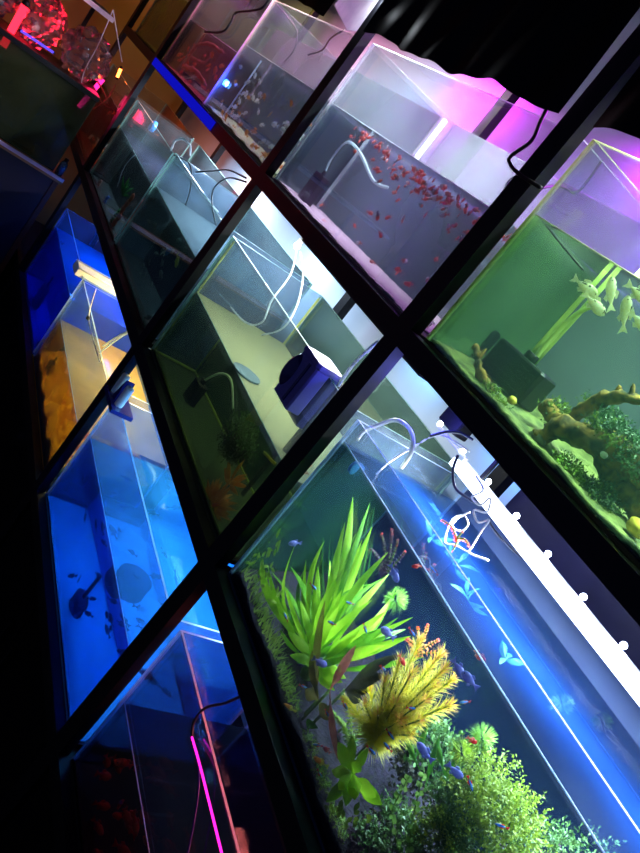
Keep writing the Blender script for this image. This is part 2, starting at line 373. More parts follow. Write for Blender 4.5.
# ------------------------------------------------------------------ fish
def fish_mesh(name, L, H, Wd, mats, split=.62, tail=1, stripe=False, fork=.5, n=12):
    """body loft heading +x, tail, dorsal and belly fins, eyes. mats: body, rear, stripe/back, eye"""
    mb = MB(); N = 9; rings = []
    for i in range(N):
        t = i/(N-1); x = L*(.5 - t*.8)
        r = max(.06, math.sin(PI*min(1, t**.75*.93+.03)))
        rings.append([Vector((x, math.cos(2*PI*k/n)*Wd*.5*r, math.sin(2*PI*k/n)*H*.5*r)) for k in range(n)])
    vs = [p for R in rings for p in R]; fs = []; mi = []
    for i in range(N-1):
        for k in range(n):
            fs.append((i*n+k, i*n+(k+1) % n, (i+1)*n+(k+1) % n, (i+1)*n+k))
            ang = (k+.5)/n*360
            c = 0
            if stripe: c = 2 if (ang < 60 or 120 < ang < 190) and i < N-2 else (1 if (i/(N-1) > .4 and ang > 180) else 0)
            elif i/(N-1) > split: c = 1
            mi.append(c)
    fs.append(tuple(range(n))); mi.append(0); fs.append(tuple((N-1)*n+k for k in range(n))[::-1]); mi.append(1)
    mb.add(vs, fs, mi, True)
    th = Wd*.05+.0002
    def fin(pts, m):
        a = [(x, -th, z) for x, z in pts]; b = [(x, th, z) for x, z in pts]; k = len(pts)
        mb.add(a+b, [tuple(range(k)), tuple(range(k, 2*k))[::-1]] + [(i, (i+1) % k, k+(i+1) % k, k+i) for i in range(k)], m)
    xt = -L*.28
    fin([(xt, -H*.10), (xt, H*.10), (-L*.5, H*.42*tail), (-L*.5+L*.08*fork, 0), (-L*.5, -H*.42*tail)], 1)
    fin([(L*.12, H*.44), (-L*.02, H*.68), (-L*.16, H*.50), (-L*.14, H*.36)], 1)
    fin([(L*.05, -H*.44), (-L*.06, -H*.64), (-L*.16, -H*.42), (-L*.12, -H*.34)], 1)
    for s in (-1, 1): mb.blob((L*.38, s*Wd*.30, H*.06), (L*.035, Wd*.10, L*.035), 3, 6, 4)
    me = bpy.data.meshes.new(name); me.from_pydata(mb.v, [], mb.f)
    for x in mats: me.materials.append(M[x])
    for i, p in enumerate(me.polygons): p.material_index = mb.m[i]; p.use_smooth = mb.sm[i]
    me.update(); return me
def fmat(k, c, c2=None, tr=.3): M[k] = paint(k, c, .35, c2, 200, trans=tr)
fmat('fish_red', (245, 95, 75), (255, 150, 120)); fmat('fish_darkred', (210, 45, 50)); fmat('fish_orange', (240, 150, 60))
fmat('fish_white', (235, 232, 220)); fmat('fish_clear', (200, 190, 170), tr=.6); fmat('fish_navy', (4, 20, 70)); fmat('fish_eye', (8, 8, 10), tr=0)
fmat('fish_blue', (40, 120, 255), (70, 160, 255)); fmat('fish_violet', (110, 110, 190), (140, 140, 210)); fmat('fish_grey', (120, 128, 118)); fmat('fish_yellow', (235, 225, 90))
fmat('fish_pale', (250, 240, 190), (255, 252, 235)); fmat('fish_black', (14, 16, 16)); fmat('fish_dim', (225, 90, 60), (240, 130, 90))
FM = {}
FM['red'] = fish_mesh('small_red_fish', .026, .010, .005, ['fish_red', 'fish_red', 'fish_red', 'fish_eye'])
FM['redwhite'] = fish_mesh('red_white_fish', .026, .010, .005, ['fish_white', 'fish_red', 'fish_red', 'fish_eye'])
FM['dark'] = fish_mesh('brown_fish', .026, .010, .005, ['fish_dim', 'fish_grey', 'fish_red', 'fish_eye'])
FM['white'] = fish_mesh('small_white_fish', .036, .014, .007, ['fish_white', 'fish_white', 'fish_red', 'fish_eye'])
FM['orange'] = fish_mesh('small_orange_fish', .036, .014, .007, ['fish_orange', 'fish_orange', 'fish_red', 'fish_eye'])
FM['navy'] = fish_mesh('dark_blue_fish', .042, .012, .007, ['fish_navy', 'fish_navy', 'fish_red', 'fish_eye'])
FM['grey'] = fish_mesh('grey_fish', .045, .018, .008, ['fish_grey', 'fish_grey', 'fish_red', 'fish_eye'])
FM['dim'] = fish_mesh('dim_red_fish', .046, .018, .009, ['fish_dim', 'fish_darkred', 'fish_red', 'fish_eye'])
FM['neon'] = fish_mesh('neon_tetra', .026, .0068, .0042, ['fish_grey', 'fish_darkred', 'fish_blue', 'fish_eye'], stripe=True)
FM['cherry'] = fish_mesh('red_barb', .028, .009, .005, ['fish_darkred', 'fish_red', 'fish_red', 'fish_eye'])
FM['gold'] = fish_mesh('golden_fish', .036, .010, .006, ['fish_orange', 'fish_yellow', 'fish_red', 'fish_eye'])
FM['rainbow'] = fish_mesh('violet_fish', .042, .016, .007, ['fish_violet', 'fish_violet', 'fish_red', 'fish_eye'])
def put_fish(kind, p, az, pitch, sc, name, label, cat='fish', group=None):
    o = bpy.data.objects.new(name, FM[kind]); COL.objects.link(o)
    o.location = p; o.rotation_euler = (rnd.uniform(-.2, .2), pitch, az); o.scale = (sc,)*3
    return tag(o, label, cat, group)
def where(t, p, nx=3):
    k = T[t]; fx = (p[0]-k['x0'])/(k['x1']-k['x0']); fz = (p[2]-k['z0'])/(k['wl']-k['z0'])
    hx = ['at the left end', 'left of the middle', 'in the middle', 'right of the middle', 'towards the right end'][min(4, max(0, int(fx*5)))]
    hz = ['just above the bottom', 'in the lower half', 'in the upper half', 'just under the surface'][min(3, max(0, int(fz*4)))]
    return hz + ' ' + hx
def shoal(t, n, kinds, name, what, group, zr, yr=(.06, .2), xr=(.03, .97), flat=False, sc=(.8, 1.15), zpow=1):
    k = T[t]
    for i in range(n):
        x = k['x0'] + (k['x1']-k['x0'])*rnd.uniform(*xr); y = rnd.uniform(*yr)
        z = k['z0'] + zr[0] + (zr[1]-zr[0])*(1-rnd.random()**zpow if zpow != 1 else rnd.random())
        z = min(z, k['wl']-.012)
        kd = rnd.choice(kinds)
        put_fish(kd, (x, y, z), rnd.uniform(0, 2*PI) if rnd.random() < .3 else rnd.choice((.9, .9+PI))+rnd.uniform(-.6, .6), rnd.uniform(-.6, .6), rnd.uniform(*sc), name,
                 '%s %s' % (what[kd] if isinstance(what, dict) else what, where(t, (x, y, z))), 'fish', group)
# upper tier
k = T['U3']
n = 0
rs = random.Random(3)
for i in range(125):
    fx = rs.betavariate(2.2, 1.25); x = k['x0']+.03+(k['x1']-k['x0']-.06)*fx
    dep = min(.2, rs.expovariate(1/.045)*(1.1 if fx > .45 else .45)); z = k['wl']-.012-dep
    kd = rs.choice(['red', 'red', 'red', 'redwhite', 'dark'])
    p = (x, rs.uniform(.055, .16), z)
    put_fish(kd, p, rs.uniform(0, 2*PI), rs.uniform(-.7, .7), rs.uniform(.8, 1.2), 'red_platy',
        {'red': 'tiny red fish', 'redwhite': 'white red-tailed fish', 'dark': 'tiny brownish-red fish'}[kd] + ' of the shoal ' + where('U3', p), 'fish', 'shoal in the white-lit upper tank')
shoal('U3', 14, ['redwhite', 'red'], 'red_platy', {'red': 'stray red fish below the shoal', 'redwhite': 'stray pale red-tailed fish below the shoal'}, 'shoal in the white-lit upper tank', (.01, .09))
shoal('U2', 46, ['white', 'white', 'white', 'orange'], 'small_fish', {'white': 'small white fish among dark water,', 'orange': 'small orange fish among white ones,'}, 'white and orange fish in the upper tank', (.015, .21), sc=(.9, 1.3))
shoal('U2', 26, ['white', 'orange', 'orange'], 'small_fish', {'white': 'small white fish over cream gravel,', 'orange': 'small orange fish over cream gravel,'}, 'white and orange fish in the upper tank', (.01, .07), sc=(.85, 1.2))
shoal('U1', 24, ['red', 'orange', 'red'], 'red_fish', {'red': 'red fish around pink driftwood,', 'orange': 'orange fish around pink driftwood,'}, 'red fish in the far upper tank', (.01, .18), sc=(1.1, 1.9))
# lower tier
shoal('L3', 30, ['navy'], 'blue_silhouette_fish', 'slim dark blue fish in bright blue water,', 'dark fish in the bright blue tank', (.14, .25), (.08, .36), sc=(1, 1.5))
shoal('L3', 14, ['navy'], 'blue_silhouette_fish', 'slim dark blue fish near the front glass,', 'dark fish in the bright blue tank', (.03, .22), (.05, .12), sc=(.9, 1.4))
shoal('L4', 34, ['dim'], 'dim_red_fish', 'dim red fish in black water,', 'red fish in the dark lower tank', (.02, .2), (.05, .2), (.02, .7), sc=(1, 1.5))
shoal('M2', 26, ['grey'], 'grey_fish', 'dark grey fish in black water,', 'grey fish in the cable tank', (.02, .26), (.05, .2), sc=(.7, 1.1))

# larger pale fish of the green tank, with their own fins
def big_fish(p, az, pitch, label, L=.062, body='fish_pale', spot='fish_black', finm='fish_pale', sc=1):
    t = empty('spotted_fish', p, label, 'fish', 'pale fish in the green tank')
    t.rotation_euler = (0, pitch, az); t.scale = (sc,)*3
    mb = MB(); n, N = 14, 12; vs = []; fs = []; mi = []
    H, Wd = L*.31, L*.12
    for i in range(N):
        q = i/(N-1); x = L*(.5-q*.82); r = max(.08, math.sin(PI*min(1, q**.72*.92+.04)))
        vs += [Vector((x, math.cos(2*PI*a/n)*Wd*.5*r, math.sin(2*PI*a/n)*H*.5*r)) for a in range(n)]
    rg = random.Random(int(p[0]*1000))
    for i in range(N-1):
        for a in range(n):
            fs.append((i*n+a, i*n+(a+1) % n, (i+1)*n+(a+1) % n, (i+1)*n+a)); mi.append(1 if (1 < a < 6 and rg.random() < .35) else 0)
    fs.append(tuple(range(n))); mi.append(0)
    mb.add(vs, fs, mi, True)
    def ch(mb, nm, mats):
        o = mb.build(nm, mats); o.parent = t; return o
    ch(mb, 'body', [body, spot])
    def fin(pts, nm, mt):
        f = MB(); a = [(x, -.0006, z) for x, z in pts]; b = [(x, .0006, z) for x, z in pts]; c = len(pts)
        f.add(a+b, [tuple(range(c)), tuple(range(c, 2*c))[::-1]] + [(i, (i+1) % c, c+(i+1) % c, c+i) for i in range(c)], 0); ch(f, nm, mt)
    fin([(-L*.3, -H*.12), (-L*.3, H*.12), (-L*.52, H*.42), (-L*.46, 0), (-L*.52, -H*.42)], 'tail_fin', finm)
    fin([(L*.12, H*.44), (0, H*.72), (-L*.18, H*.5), (-L*.16, H*.34)], 'dorsal_fin', finm)
    fin([(L*.02, -H*.44), (-L*.08, -H*.66), (-L*.2, -H*.4), (-L*.14, -H*.3)], 'anal_fin', finm)
    for s in (-1, 1):
        e = MB(); e.blob((L*.38, s*Wd*.27, H*.05), (L*.03, Wd*.12, L*.03), 0, 8, 6); ch(e, 'eye', 'fish_eye')
for (u, v, y, az, pi, lab) in [
    (585, 287, .07, .8, .0, 'pale fish with black-spotted tail, highest and leftmost of the group'),
    (594, 304, .08, .9, .12, 'pale plump fish just below the black-tailed one, green tank'),
    (611, 294, .10, .9+PI, -.75, 'yellowish fish turned away in the middle of the group'),
    (625, 314, .08, .7+PI, -.9, 'yellowish speckled fish lowest in the middle of the group'),
    (639, 294, .07, .8, .05, 'pale fish with black speckles cut by the right edge, upper'),
    (641, 323, .09, .9, .1, 'pale black-speckled fish cut by the right edge, lower')]:
    big_fish(W(u, v, y), az, pi, lab, sc=1.0)

# ------------------------------------------------------------------ filters, tubes, cables
def cord(name, pts, r, mat, label, cat='cable', group=None, n=6):
    mb = MB(); q = bez(pts, 8); mb.tube(q, r, n)
    return tag(mb.build(name, mat, origin=q[0]), label, cat, group)
def rbox(mb, c, h, mi=0, bev=.2):
    "box with chamfered vertical edges"
    x, y, z = h; b = min(x, y)*bev; c = Vector(c)
    ring = [(x-b, -y), (x, -y+b), (x, y-b), (x-b, y), (-x+b, y), (-x, y-b), (-x, -y+b), (-x+b, -y)]
    vs = []
    for zz, s in ((-z, .94), (-z+b*.6, 1), (z-b*.6, 1), (z, .94)): vs += [c + Vector((px*s, py*s, zz)) for px, py in ring]
    fs = [(k*8+i, k*8+(i+1) % 8, (k+1)*8+(i+1) % 8, (k+1)*8+i) for k in range(3) for i in range(8)] + [tuple(range(8))[::-1], tuple(24+i for i in range(8))]
    mb.add(vs, fs, mi)
def internal_filter(p, h, label, tube=None, nm='internal_filter', body='blackplastic', hosemat='hose', r=.006):
    t = empty(nm, p, label, 'filter'); 
    b = MB(); rbox(b, p, h); b.build('body', body, t)
    g = MB()
    for i in range(5):
        z = p[2]-h[2]*.7+i*h[2]*.3; g.box((p[0]-h[0]*.8, p[1]-h[1]-.002, z), (p[0]+h[0]*.8, p[1]-h[1]+.001, z+h[2]*.1))
    g.build('grille', 'sponge', t)
    c = MB(); c.cyl((p[0], p[1], p[2]+h[2]-.002), h[1]*.45, .016); c.build('nozzle', 'blackplastic', t)
    if tube: b = MB(); b.tube(bez(tube, 8), r, 8); b.build('air_hose', hosemat, t)
def sponge(p, r, hh, label, mat='sponge', stem=.09):
    t = empty('sponge_filter', p, label, 'filter')
    b = MB(); b.cyl((p[0], p[1], p[2]), r, hh, 20, prof=[(0,0),(r*.8,0),(r,hh*.12),(r*.97,hh*.5),(r,hh*.88),(r*.8,hh),(0,hh)]); b.build('sponge', mat, t)
    b = MB(); b.cyl((p[0], p[1], p[2]+hh-.001), r*.22, stem, 10); b.build('lift_tube', 'blackplastic', t)
p = W(312, 190, .17); internal_filter((p.x, p.y, p.z), (.034, .026, .05), 'black box filter at the left of the red-shoal tank',
    [(p.x, p.y, p.z+.06), W(332, 158, .17), W(347, 142, .17), W(360, 153, .17), W(373, 180, .17), W(388, 188, .17)], r=.0045)
p = W(300, 203, .12); sponge((p.x, p.y, ZS[2]+.008), .018, .03, 'small round black sponge beside the box filter, red-shoal tank', stem=.01)
def lift_pipe(x, y, z0, z1, label, r=.008, mat='hose'):
    t = MB(); t.tube([(x, y, z0), (x, y, z1)], r, 10); tag(t.build('lift_pipe', mat, origin=(x, y, z0)), label, 'pipe')
M['greenpipe'] = paint('algae_pipe', (190, 205, 120), .3, trans=.4)
k = T['U3']; lift_pipe(.10, .34, 1.27, 1.70, 'clear vertical pipe at the back of the red-shoal tank')
p = W(516, 374, .2); internal_filter((p.x, p.y, p.z), (.072, .034, .034), 'wide black box filter on driftwood in the green tank',
    [(p.x+.01, p.y, p.z+.034), W(552, 338, .2), W(575, 315, .2), W(600, 303, .2)], hosemat='greenpipe', r=.005)
q = W(535, 350, .22); 
for dx in (0, .02): lift_pipe(q.x+dx, q.y, q.z-.02, 1.64, 'yellow-green upright pipe behind the green-tank filter, %s of two' % ('left' if dx == 0 else 'right'), .0055, 'greenpipe')
p = W(463, 352, .24); sponge((p.x, p.y, ZS[2]+.01), .045, .09, 'blurry dark sponge block in the left corner of the green tank', 'sponge', .05)
p = W(292, 140, .2); internal_filter((p.x, p.y, p.z), (.04, .03, .06), 'black box filter at the right of the white-fish tank')
p = W(240, 92, .2); lift_pipe(p.x, p.y, 1.27, 1.52, 'thin clear upright pipe beside the blue lamp', .006)
# middle tier, murky tank
p = W(192, 396, .2); internal_filter((p.x, p.y, p.z), (.03, .03, .05), 'rounded black filter low in the murky green tank', [(p.x, p.y, p.z+.06), (p.x+.05, p.y, p.z+.12), (p.x+.12, p.y, p.z+.14), (p.x+.2, p.y+.02, p.z+.10)], r=.004)
p = W(180, 412, .2); sponge((p.x, p.y, ZS[1]+.01), .024, .045, 'small dark sponge at the foot of the murky-tank filter', stem=.01)
def onz(u, v, z): d = ray(u, v); return CAM + d*((z-CAM.z)/d.z)
M['disc'] = paint('grey_green_lid', (58, 88, 92), .6, (72, 104, 106), 30)
p = onz(246, 374, .8635); b = MB(); b.cyl(p, .042, .005, 24); tag(b.build('floating_disc', 'disc', origin=p), 'round grey-green disc floating on the murky tank surface', 'disc')
# hang-on device on the front rim
M['purple'] = paint('violet_lit_plastic', (128, 118, 205), .35, (140, 130, 215), 10)  # violet light on dull plastic put into its colour
M['purpledark'] = paint('glossy_indigo_plastic', (34, 30, 110), .12, (44, 40, 130), 10, spec=.8)
def hang_filter():
    x0, x1 = .825, .915; zt = 1.082
    t = empty('hang_on_filter', (.87, YF, .95), 'violet-lit hang-on filter clipped on the front rim of the murky tank', 'filter')
    b = MB(); rbox(b, ((x0+x1)/2, .006, 1.01), ((x1-x0)/2, .019, .055)); b.build('body', 'purple', t)
    b = MB(); rbox(b, ((x0+x1)/2, .02, zt-.010), ((x1-x0)/2+.003, .038, .007)); b.build('lid', 'purple', t)
    b = MB(); b.box((x1-.036, -.0155, .962), (x1-.028, -.0132, zt-.022)); b.build('groove', 'purpledark', t)
    b = MB(); b.blob((x0+.008, -.002, 1.015), (.024, .026, .046), 0, 18, 12); b.build('motor_housing', 'purpledark', t)
    b = MB(); b.box((x0+.01, YF+.012, .93), (x1-.01, YF+.030, zt-.018)); b.build('inner_box', 'purpledark', t)
    b = MB(); b.tube([(x1-.02, YF+.04, zt-.02), (x1-.02, YF+.04, .72)], .008, 10); b.build('intake_tube', 'blackplastic', t)
hang_filter()
cord('air_hose', [A(338, 386, .05), A(352, 366, .04), A(370, 348, .035), A(378, 342, .032)], .004, 'hose', 'white hose from the violet-lit filter up to the rack post, upper one', 'hose')
cord('air_hose', [A(340, 392, .05), A(358, 374, .035), A(374, 356, .031), A(388, 346, .028)], .004, 'hose', 'white hose from the violet-lit filter up to the rack post, lower one', 'hose')
cord('air_hose', [A(297, 250, .2), A(290, 275, .18), A(272, 300, .16), A(262, 322, .16), A(245, 322, .16), A(225, 300, .16), A(212, 285, .14)], .0028, 'hose', 'thin looping air hose by the scuffed left wall of the murky tank', 'hose')
cord('air_hose', [A(300, 252, .2), A(303, 275, .2), A(297, 305, .2), A(283, 328, .2), A(262, 335, .2)], .0028, 'hose', 'second thin air hose hanging from the clip lamp', 'hose')
p = A(297, 246, .2); t = empty('clip_lamp', p, 'small bright clip lamp above the murky tank', 'lamp')
b = MB(); b.blob(p, .010, 0, 12, 8); b.build('bulb', 'bulb', t)
b = MB(); b.cyl((p.x, p.y, p.z+.009), .009, ZS[2]-.018-p.z-.009, 12); b.build('stem', 'whiteplastic', t)
point('lamp_light', p, .5, (235, 245, 255), .012, t)
# lower tier devices
def corner_device():
    x, z = .12, .434
    t = empty('twin_tube_skimmer', (x, .05, z), 'blue bracket with two white tubes on the bright blue tank corner', 'device')
    b = MB(); b.box((x-.07, -.014, z+.0), (x+.075, YF+.03, z+.014)); b.build('bracket', 'purpledark', t)
    for dx in (-.045, .035):
        b = MB(); b.cyl((x+dx, .012, z+.014), .014, .07, 14); b.build('tube', 'whiteplastic', t)
    b = MB(); b.add([(x-.02, .0, z+.014), (x+.015, .0, z+.014), (x+.005, .0, z+.09), (x-.02, .03, z+.014), (x+.015, .03, z+.014), (x+.005, .03, z+.09)], [(0,1,2), (5,4,3), (0,3,4,1), (1,4,5,2), (2,5,3,0)]); b.build('fin', 'purpledark', t)
corner_device()
M['navysponge'] = paint('navy_sponge', (3, 10, 40), .95, (6, 18, 60), 120, .6)
p = W(78, 604, .15); sponge((p.x, p.y, p.z-.03), .042, .06, 'dark round sponge behind the front glass of the bright blue tank', 'navysponge')
p = onz(131, 583, .225); sponge((p.x, p.y, p.z-.03), .052, .06, 'large round dark sponge in the middle of the bright blue tank', 'navysponge', .004)
p = W(47, 372, .12); sponge((p.x, p.y, p.z-.03), .04, .08, 'dark sponge in the orange water of the yellow tank', 'sponge', .03)
p = W(38, 300, .12); sponge((p.x, p.y, .01), .06, .12, 'dark sponge in the far left blue tank', 'navysponge', .06)
def container():
    p = A(97, 279, .10); cx, cy, cz = p
    t = empty('plastic_box', (cx, cy, cz-.02), 'small clear white plastic box resting on the rim between blue and yellow tanks', 'box')
    b = MB(); h = (.045, .10, .017); w = .003
    b.box((cx-h[0], cy-h[1], cz-h[2]), (cx+h[0], cy+h[1], cz-h[2]+w))
    for s in (-1, 1):
        b.box((cx-h[0], cy+s*h[1]-w/2, cz-h[2]), (cx+h[0], cy+s*h[1]+w/2, cz+h[2])); b.box((cx+s*h[0]-w/2, cy-h[1], cz-h[2]), (cx+s*h[0]+w/2, cy+h[1], cz+h[2]))
    b.build('tub', 'whiteplastic', t)
    b = MB(); b.tube([(cx-h[0], cy-h[1], cz+h[2]), (cx+h[0], cy-h[1], cz+h[2]), (cx+h[0], cy+h[1], cz+h[2]), (cx-h[0], cy+h[1], cz+h[2]), (cx-h[0], cy-h[1], cz+h[2])], .004, 6); b.build('rim', 'whiteplastic', t)
container()
cord('wire', [A(96, 289, .03), A(91, 305, .02), A(89, 318, .02), A(92, 335, .022), A(100, 362, .024)], .0022, 'whitecable', 'thin wire hanging from the clear plastic box', 'wire')
b = MB(); p = A(88, 318, .012); b.blob(p, .008, 0, 10, 8); tag(b.build('suction_cup', 'blackplastic', origin=p), 'tiny black suction cup on the wire at the yellow tank', 'suction cup')
for q, lab in (([A(103, 346, .05), A(117, 337, .05), A(131, 330, .05)], 'upper'), ([A(100, 352, .06), A(115, 341, .07), A(130, 331, .08)], 'lower')):
    cord('air_hose', q, .003, 'hose', '%s of two pale hoses crossing the yellow tank corner' % lab, 'hose')
M['magenta'] = glow('magenta_light_cord', (240, 30, 170), 1.1)
cord('light_cord', [A(192, 737, .022), A(200, 765, .012), A(210, 805, .012), (A(226, 870, .012))], .0022, 'magenta', 'magenta glowing cord hanging down the dark lower tank', 'cord')
cord('cable', [A(193, 742, .020), A(199, 772, .018), A(196, 810, .018), A(186, 862, .018)], .0022, 'purpledark', 'thin indigo cable beside the magenta cord', 'cable')
cord('cable', [A(243, 695, .03), A(225, 703, .03), A(205, 708, .03), A(194, 722, .028), A(192, 737, .028)], .0028, 'cable', 'black cable running from the post to the magenta cord', 'cable')
# upper tier cables
cord('cable', [A(205, 32, .02), A(222, 32, .02), A(231, 22, .02), A(236, 13, .02), A(250, 11, .02), A(262, 8, .02), A(272, -4, .02)], .0045, 'cable', 'black cable curving across the front of the far upper tank', 'cable')
cord('cable', [A(272, 0, .2), A(286, 15, .2), A(297, 32, .2), A(294, 50, .2), A(284, 62, .2)], .003, 'cable', 'dark cable curving in the magenta corner above the white-fish tank', 'cable')
cord('cable', [A(344, 30, .1), A(331, 38, .1), A(322, 50, .1), A(308, 55, .1)], .003, 'cable', 'short dark cable by the post in the magenta light', 'cable')
cord('cable', [A(548, 106, -.006), A(540, 122, -.006), A(531, 141, -.006), (A(511, 156, -.006)), A(510, 164, -.006), A(519, 174, -.006), A(541, 188, -.006)], .0038, 'cable', 'thick black cable looping over the post in magenta light', 'cable')
cord('cable', [A(541, 188, .02), A(560, 186, .15), A(575, 193, .2), A(588, 180, .2), A(602, 160, .2)], .003, 'cable', 'faint cable arching above the green tank water', 'cable')
cord('cable', [A(524, 172, .2), A(508, 182, .2), A(503, 200, .2), A(505, 212, .2)], .003, 'cable', 'faint cable hanging behind the magenta pane', 'cable')
cord('cable', [W(541, 219, .1), W(560, 243, .12), W(583, 270, .15)], .002, 'cable', 'thin dark line hanging into the green water', 'cable')
# middle tier, cable tank
M['darkcable'] = paint('dark_blue_cable', (26, 34, 60), .5)
for pts, lab in (([A(246, 178, .03), A(228, 170, .08), A(212, 171, .1), A(196, 172, .1)], 'upper black cable sagging from the post over the cable tank'),
                 ([A(246, 182, .03), A(228, 178, .08), A(214, 188, .12), A(212, 205, .15), A(216, 225, .16)], 'black cable looping down into the cable tank beside the post'),
                 ([A(174, 155, .03), A(190, 165, .1), A(190, 190, .15), A(182, 212, .18), A(170, 226, .2)], 'thin black cable hanging in the middle of the cable tank')):
    cord('cable', pts, .003, 'cable', lab)
cord('air_hose', [A(171, 150, .03), A(175, 141, .04), A(183, 139, .05), A(190, 146, .08), A(190, 156, .10)], .0048, 'hose', 'white hose hooked over the left corner of the cable tank', 'hose')
cord('air_hose', [A(172, 160, .05), A(185, 172, .1), A(200, 190, .15), A(218, 212, .2)], .003, 'hose', 'straight pale hose slanting through the cable tank', 'hose')
cord('air_hose', [A(119, 188, .05), A(128, 172, .07), A(140, 164, .1), A(150, 164, .14)], .003, 'hose', 'pale hose bending inside the ornament tank', 'hose')
M['bluepl'] = paint('sky_blue_plastic', (80, 160, 235), .3)
p = A(151, 125, .08); b = MB(); b.cyl(p, .026, .02, 16, 'y', 0); tag(b.build('suction_cup', 'bluepl', origin=p), 'pale blue round suction cup inside the ornament tank rim', 'suction cup')
p = W(166, 252, .06); put_fish('rainbow', p, .2, -.5, 1.9, 'blue_fish', 'light blue fish in the cable tank', 'fish').data = fish_mesh('light_blue_fish', .036, .014, .007, ['bluepl', 'fish_white', 'fish_red', 'fish_eye'])
p = W(177, 260, .06); put_fish('gold', p, .1, .5, 1.9, 'yellow_green_fish', 'yellow-green fish just below the light blue one', 'fish').data = fish_mesh('lime_fish', .036, .012, .006, ['fish_yellow', 'fish_yellow', 'fish_red', 'fish_eye'])
# ornaments
for k_, c in (('peach', (240, 170, 150)), ('ornblue', (40, 110, 220)), ('orngreen', (60, 170, 60)), ('ornorange', (240, 100, 40)), ('rock', (92, 84, 66)), ('shell', (225, 225, 205)), ('ystone', (200, 170, 50))):
    M[k_] = paint(k_, c, .5, None, 40, .3)
def figure(u, v, mat, label, hh=.1, r=.022):
    p = W(u, v, .09); b = MB(); z0 = ZS[1]+.008; top = p.z+hh*.4
    n = 5
    for i in range(n):
        z = z0 + (top-z0)*(i+.5)/n; b.blob((p.x+math.sin(i*2.1)*.007, p.y, z), (r*(1.1-.09*i), r*.8, (top-z0)/n*.7), 0, 10, 7, .08)
    tag(b.build('ornament', mat, origin=(p.x, p.y, z0)), label, 'ornament')
figure(99, 184, 'peach', 'tall peach-coloured ornament nearest the left pane, ornament tank', .06)
figure(104, 203, 'ornblue', 'blue ornament beside the peach one')
figure(131, 198, 'ornorange', 'orange ornament in the middle of the ornament tank', .05, .026)
figure(88+30, 212, 'orngreen', 'squat green ornament in the ornament tank', .04)
# blue spot lamp in the white-fish tank
p = W(227, 84, .10); t = empty('blue_spot_lamp', p, 'bright blue underwater lamp in the white-fish tank', 'lamp')
b = MB(); b.blob(p, .012, 0, 12, 8); b.build('bulb', 'bluebulb', t)
b = MB(); b.cyl((p.x, p.y+.01, p.z), .016, .03, 14, 'y'); b.build('housing', 'blackplastic', t)
point('lamp_light', (p.x, p.y-.03, p.z), .9, (20, 60, 255), .012, t)

# ------------------------------------------------------------------ plants, wood, ground
def gmat(k, c, c2, tr=.35, sc=60): M[k] = paint(k, c, .45, c2, sc, trans=tr)
gmat('sword', (140, 200, 30), (190, 230, 60), .4, 25); gmat('sworddark', (50, 110, 30), (80, 140, 40)); gmat('swordmid', (84, 150, 28), (120, 180, 44)); gmat('bronze', (110, 100, 45), (140, 120, 60)); gmat('pinkleaf', (190, 90, 100), (215, 130, 120))
gmat('darkleaf', (40, 44, 34), (66, 60, 44)); gmat('feather', (205, 190, 30), (225, 210, 60)); gmat('feather2', (215, 140, 60), (225, 170, 80)); gmat('mossg', (104, 134, 36), (160, 176, 60)); gmat('mossd', (52, 90, 44), (96, 128, 66))
gmat('pale', (150, 200, 90), (185, 220, 120)); gmat('redleaf', (210, 60, 60), (235, 110, 100)); gmat('purpleleaf', (80, 60, 80), (110, 80, 100)); gmat('grass', (110, 160, 40), (165, 190, 80)); gmat('grassb', (150, 190, 60), (200, 220, 110)); gmat('stemg', (90, 120, 40), (110, 140, 50))
gmat('coral', (250, 140, 60), (255, 180, 110)); gmat('val', (30, 90, 40), (50, 110, 50))
def mkplant(name, label, cat='plant'):
    return name, label, cat
def leafto(mb, a, b, w, mi=0, bow=.12, prof=None, n=8, roll=0):
    a, b = Vector(a), Vector(b); d = b-a; L = d.length
    up = Vector((0, 0, 1)); s = d.cross(Vector((.2, -1, .25))).normalized()
    if roll: s = Matrix.Rotation(roll, 3, d.normalized()) @ s
    nn = s.cross(d.normalized()); vs = []
    for i in range(n+1):
        t = i/n; ww = w*.5*(prof(t) if prof else max(.04, math.sin(PI*min(1, t*.96+.02))**.85))
        c = a + d*t + nn*(math.sin(PI*t)*bow*L)
        vs += [c - s*ww - nn*ww*.3, c, c + s*ww - nn*ww*.3]
    fs = []
    for i in range(n): k = i*3; fs += [(k, k+1, k+4, k+3), (k+1, k+2, k+5, k+4)]
    mb.add(vs, fs, mi, True)
SW = lambda t: max(.04, .16+.1*t/.25) if t < .22 else max(.04, .25+.75*math.sin((t-.22)/.33*PI/2) if t < .55 else math.cos((t-.55)/.45*PI/2)**.8)
